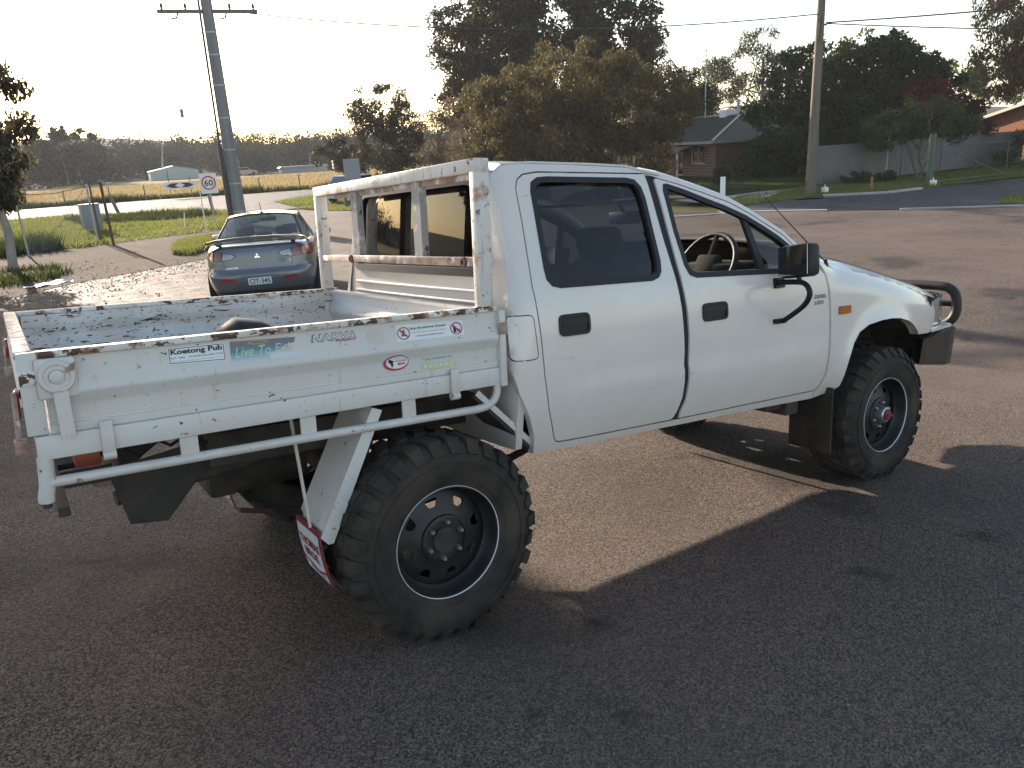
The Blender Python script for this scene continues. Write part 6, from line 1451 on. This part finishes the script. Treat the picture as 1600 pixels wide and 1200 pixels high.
# mudflap bracket and printed flap, both sides
for s in (1, -1):
    y0, y1 = sorted((-s * .79, -s * .545))
    mb = MB(); q = [(-.215, .895), (-.437, .47), (-.427, .465), (-.205, .89)]
    mb.prism(q, y0, y1); e_ = -s * .79; mb.prism([(-.215, .895), (-.437, .47), (-.412, .44), (-.392, .44), (-.178, .88)], e_ - .002, e_ + .004); br = T(mb, 'mudflap_bracket', MT['tray'] if s == 1 else MT['under'], 0)
    mb = MB(); mb.tube([(-.475, -s * .70, .90), (-.447, -s * .72, .49)], .006, 6); T(mb, 'stay_rod', MT['tubewhite'], 60)
    fl = lambda a, b, d: (-.442 + .030 * ((.49 - b) / .2) ** 2 * (-1 if b < .49 else 0) * -1 - d, a, b)
    mb = MB(); panel(mb, [(y0, .275), (y1, .275), (y1, .492), (y0, .492)], [], lambda a, b, d: (fl(a, b, 0)[0] + d, a, b), .04, .006, True); mf = T(mb, 'mudflap', flat('flap_red', (.22, .02, .03)), 40)
    mb = MB(); panel(mb, [(y0 + .014, .285), (y1 - .014, .285), (y1 - .014, .468), (y0 + .014, .468)], [], lambda a, b, d: fl(a, b, .0015), .04); T(mb, 'flap_face', flat('flap_pale', (.62, .63, .66)), 60, mf)
    F = lambda a, b, d: fl(-a, b, .003)
    c = s * .6675
    text('flap_lettering', 'THOMAS', F, c - .100, c + .100, .395, .430, flat('flap_red', (.22, .02, .03)), mf, bold=.03)
    text('flap_lettering', 'BROS.', F, c - .070, c + .075, .350, .384, flat('flap_red', (.22, .02, .03)), mf, bold=.03)
    text('flap_lettering', 'WODONGA', F, c - .06, c + .09, .296, .312, flat('flap_red', (.22, .02, .03)), mf, bold=.03)
    mb = MB(); panel(mb, [(y0 + .014, .322), (y0 + .10, .300), (y1 - .014, .330), (y1 - .014, .338), (y0 + .10, .309), (y0 + .014, .332)], [], lambda a, b, d: fl(a, b, .003), .04); T(mb, 'flap_wave', flat('flap_red', (.22, .02, .03)), 60, mf)
    if s == -1: mf.location.z = -.10
    # front guard between tray and cab
    mb = MB(); q = [(.205, .885), (.47, .62), (.46, .60), (.19, .87)]; mb.prism(q, min(-s * .80, -s * .60), max(-s * .80, -s * .60)); gd = T(mb, 'inner_guard', MT['under'], 0)
    mb = MB(); mb.beam((.205, -s * .803, .887), (.495, -s * .803, .600), .006, .022); T(mb, 'guard_edge', MT['tubewhite'], 0, gd)
    # tail lamp under the tray corner
    mb = MB(); mb.box(-1.12, -1.05, -s * .62 - .05, -s * .62 + .05, .83, .90, bev=.006); T(mb, 'rear_indicator', MT['amber'] if s == -1 else mat('faded_red_lens', (.30, .06, .03), .4), 40)
    mb = MB(); mb.box(-1.05, -1.0, -s * .62 - .05, -s * .62 + .05, .85, .92, bev=.01); mb.tube([(-1.0, -s * .6, .88), (-.8, -s * .5, .86), (-.6, -s * .45, .80)], .006, 5); T(mb, 'lamp_bracket', MT['under'], 40)
# tow bar
mb = MB()
for s in (1, -1): mb.prism([(-1.02, .74), (-.68, .79), (-.63, .77), (-.85, .52), (-.97, .535), (-1.0, .66)], -s * .40 - .006, -s * .40 + .006)
mb.box(-1.185, -1.155, -.79, .79, .728, .756)
mb.box(-1.185, -1.0, -.395, -.375, .70, .755); mb.box(-1.185, -1.0, .375, .395, .70, .755); mb.box(-1.18, -1.05, -.28, .28, .735, .755)
tow = T(mb, 'tow_bar', MT['bar'], 0)
mb = MB(); mb.lathe([(0, .03), (.02, .028), (.025, .01), (.018, -.01), (.014, -.03), (.03, -.035), (.03, -.045), (0, -.045)], Matrix.Translation((-1.13, .2, .70)) @ Matrix.Rotation(R(90), 4, 'X'), 16); T(mb, 'tow_ball', MT['steel'], 60, tow)
mb = MB(); mb.lathe([(0, -.03), (.05, -.03), (.055, 0), (.045, .05), (0, .06)], Matrix.Translation((-1.02, -.34, .72)) @ Matrix.Rotation(R(35), 4, 'X'), 16); T(mb, 'trailer_socket', MT['rustbar'], 60, tow)
mb = MB()
for k in range(4): mb.tube([(-1.1 + .1 * k, -.5, .86), (-1.02 + .1 * k, -.45, .80 - .02 * (k % 2)), (-.9 + .12 * k, -.4, .86)], .006, 5)
T(mb, 'wiring_loom', MT['gap'], 60)
mb = MB(); mb.box(-.42, -.14, -.26, .26, .79, .90, bev=.02); mb.tube([(-.75, -.2, .86), (-.55, -.28, .80), (-.3, -.30, .72), (.1, -.3, .66)], .012, 6); mb.tube([(-.8, .1, .87), (-.5, .05, .78), (-.2, .1, .70)], .009, 6); T(mb, 'under_tray_tank', MT['under'], 40)
mb = MB(); mb.box(-.62, -.50, .02, .25, .42, .66, bev=.02); mb.tube([(-.55, .1, .5), (-.2, .12, .5)], .09, 14); T(mb, 'muffler', MT['under'], 40)
# something black lying in the tray
bi = MB(); bi.tube([(-.50, .10, 1.0), (-.47, .10, 1.08), (-.42, .10, 1.115), (-.34, .10, 1.10), (-.22, .10, 1.04), (-.12, .10, .99)], [.05, .055, .05, .05, .045, .03], 8, sx=2.2)
o = bi.build('rubber_mat', MT['black'], None, 60); o.rotation_euler = G.to_euler(); tag(o, 'folded black rubber mat lying in the tray', 'rubber mat')
# ------------------------------------------------ stickers on the drop side (real flat prints)
def D(o):
    def f(a, b, d):
        b = b - .010 * ss(1.105, 1.135, b); return (a, -(yd(b) + o), b)
    return f
def stk(name, poly, mt_, o=.0012): 
    mb = MB(); panel(mb, poly, [], D(o), .012 if len(poly) < 12 else .02); return T(mb, name, mt_, 0)
blk = flat('print_black', (.015, .015, .016)); wht = flat('print_white', (.74, .74, .73)); red = flat('print_red', (.42, .03, .05)); grn = flat('print_green', (.03, .17, .08)); blu = flat('print_blue', (.10, .22, .38))
k = stk('sticker', [(-.850, 1.139), (-.686, 1.134), (-.686, 1.188), (-.850, 1.189)], wht)
mb = MB(); o_ = [(-.847, 1.142), (-.689, 1.137), (-.689, 1.185), (-.847, 1.186)]; panel(mb, o_, [inset(o_, .0018)], D(.0018), .012); T(mb, 'border', blk, 0, k)
text('lettering', 'Koetong Pub', D(.002), -.842, -.694, 1.163, 1.183, blk, k, bold=.035)
text('lettering', 'EST. 1882    PHONE (02) 6072 7536', D(.002), -.842, -.694, 1.153, 1.159, blk, k, bold=.01)
text('lettering', 'The Pub Of Adventure In The Upper Murray', D(.002), -.842, -.694, 1.144, 1.149, flat('print_grey', (.3, .3, .32)), k)
M_FISH = bpy.data.materials.new('faded_sunset_print'); M_FISH.use_nodes = True
_n = M_FISH.node_tree; _tc = N(_n, 'ShaderNodeTexCoord'); _sx = N(_n, 'ShaderNodeSeparateXYZ'); _m = N(_n, 'ShaderNodeMapRange'); _c = N(_n, 'ShaderNodeValToRGB')
_n.links.new(_tc.outputs['Object'], _sx.inputs[0]); _n.links.new(_sx.outputs['Z'], _m.inputs[0]); _m.inputs[1].default_value = 1.11; _m.inputs[2].default_value = 1.188; _n.links.new(_m.outputs[0], _c.inputs[0])
_e = _c.color_ramp.elements; _e[0].color = (.55, .62, .62, 1); _e[1].color = (.42, .24, .17, 1); k_ = _e.new(.45); k_.color = (.10, .26, .29, 1); k_ = _e.new(.75); k_.color = (.20, .16, .20, 1)
_n.links.new(_c.outputs[0], _n.nodes['Principled BSDF'].inputs['Base Color'])
k = stk('sticker', [(-.672, 1.112), (-.560, 1.116), (-.556, 1.140), (-.515, 1.150), (-.500, 1.162), (-.470, 1.165), (-.466, 1.182), (-.670, 1.189)], M_FISH)
stk('torn_sticker_backing', [(-.556, 1.114), (-.440, 1.110), (-.438, 1.131), (-.50, 1.140), (-.553, 1.137)], flat('torn_paper', (.60, .62, .63)), .001)
text('lettering', 'Live To Fish', D(.002), -.660, -.480, 1.138, 1.168, flat('print_cream', (.58, .60, .42)), k, shear=.35)
mb = MB(); el = [(-.585 + .032 * math.cos(2 * math.pi * i / 24), 1.178 + .006 * math.sin(2 * math.pi * i / 24)) for i in range(24)]; panel(mb, el, [inset(el, .0022)], D(.002), .02); T(mb, 'ring', flat('print_yellow', (.5, .40, .08)), 0, k)
def lettering(txt, x0, x1, z0, z1, mt_, **kw): return text('sticker_lettering', txt, D(.0012), x0, x1, z0, z1, mt_, trk, **kw)
k = lettering('NARVA', -.414, -.257, 1.1555, 1.1825, flat('print_slate', (.16, .17, .24)), bold=.05, shear=.12, spacing=1.1)
text('lettering', 'NARVA', D(.0020), -.409, -.262, 1.159, 1.179, wht, k, bold=.0, shear=.12, spacing=1.16)
text('lettering', 'Equipped', D(.0026), -.332, -.262, 1.149, 1.160, red, k, shear=.3, bold=.01)
stk('faded_round_mark', [(-.189 + .034 * math.cos(2 * math.pi * i / 28), 1.150 + .030 * math.sin(2 * math.pi * i / 28)) for i in range(28)], mat('yellowed_paint', (.58, .53, .45), .6), .0008)
k = stk('sticker', [(-.112, 1.124), (.158, 1.121), (.158, 1.177), (-.112, 1.184)], wht)
text('lettering', 'Stop the extreme Greens!', D(.002), -.058, .086, 1.160, 1.172, grn, k, bold=.025)
text('lettering', 'Vote Shooters and Fishers Party', D(.002), -.055, .084, 1.147, 1.156, flat('print_pink', (.62, .25, .28)), k)
text('lettering', 'www.shootersandfishers.org.au', D(.002), -.040, .072, 1.136, 1.142, blk, k, bold=.015)
for cx_, cz_ in ((-.083, 1.153), (.128, 1.150)):
    ci = [(cx_ + .025 * math.cos(2 * math.pi * i / 28), cz_ + .0225 * math.sin(2 * math.pi * i / 28)) for i in range(28)]
    mb = MB(); panel(mb, ci, [inset(ci, .0045)], D(.002), .02); T(mb, 'ring', red if cx_ > 0 else flat('print_dull_red', (.45, .12, .12)), 0, k)
    mb = MB()
    if cx_ < 0: panel(mb, [(cx_ - .012, cz_ - .010), (cx_ + .012, cz_ - .010), (cx_ + .003, cz_ + .002), (cx_ + .008, cz_ + .002), (cx_, cz_ + .015), (cx_ - .008, cz_ + .002), (cx_ - .003, cz_ + .002)], [], D(.002), .02); T(mb, 'tree_mark', grn, 0, k)
    else:
        panel(mb, [(cx_ - .012, cz_ - .014), (cx_ - .002, cz_ - .014), (cx_ - .001, cz_ + .004), (cx_ - .006, cz_ + .012), (cx_ - .013, cz_ + .006)], [], D(.002), .02); T(mb, 'figure_mark', blk, 0, k)
        mb = MB(); panel(mb, [(cx_ + .001, cz_ - .004), (cx_ + .016, cz_ - .002), (cx_ + .012, cz_ - .014), (cx_ + .002, cz_ - .012)], [], D(.002), .02); T(mb, 'water_mark', blu, 0, k)
    mb = MB(); d_ = .016; panel(mb, [(cx_ - d_, cz_ + d_ * .9 - .004), (cx_ - d_ + .004, cz_ + d_ * .9), (cx_ + d_, cz_ - d_ * .9 + .004), (cx_ + d_ - .004, cz_ - d_ * .9)], [], D(.0026), .02); T(mb, 'slash', red, 0, k)
el = [(-.118 + .049 * math.cos(2 * math.pi * i / 32), 1.043 + .028 * math.sin(2 * math.pi * i / 32)) for i in range(32)]
k = stk('sticker', el, wht)
mb = MB(); panel(mb, el, [[(-.114 + .042 * math.cos(2 * math.pi * i / 32), 1.0445 + .0225 * math.sin(2 * math.pi * i / 32)) for i in range(32)]], D(.002), .02); T(mb, 'ring', red, 0, k)
text('lettering', 'IRON', D(.002), -.118, -.082, 1.046, 1.057, red, k, bold=.03, shear=.2); text('lettering', 'MAN', D(.002), -.112, -.082, 1.033, 1.043, red, k, bold=.03, shear=.2)
mb = MB(); panel(mb, [(-.150, 1.052), (-.142, 1.060), (-.128, 1.056), (-.120, 1.050), (-.130, 1.046), (-.128, 1.036), (-.134, 1.026), (-.138, 1.038), (-.144, 1.046)], [], D(.002), .02); T(mb, 'figure_mark', blk, 0, k)
lettering('THE POWER OF', -.012, .105, 1.036, 1.0435, blk, spacing=1.35)
k = stk('sticker', [(-.020, 1.004), (.124, .9995), (.124, 1.0215), (-.020, 1.029)], flat('print_lime', (.52, .56, .30)))
text('lettering', 'REDARC', D(.002), -.010, .112, 1.0075, 1.0205, wht, k, bold=.02, spacing=1.2)
# ------------------------------------------------ thin evening haze over the fields
HZ = bpy.data.materials.new('thin_haze'); HZ.use_nodes = True
_n = HZ.node_tree; _n.nodes.remove(_n.nodes['Principled BSDF']); _v = N(_n, 'ShaderNodeVolumePrincipled')
_v.inputs['Color'].default_value = (.92, .93, .95, 1); _v.inputs['Density'].default_value = .0004; _v.inputs['Anisotropy'].default_value = .0
_n.links.new(_v.outputs[0], _n.nodes['Material Output'].inputs['Volume'])
mb = MB(); mb.box(-1560, 1860, -1560, 1860, GZ - 1.6, 32); hz = mb.build('haze', HZ, None, 0); hz['kind'] = 'stuff'
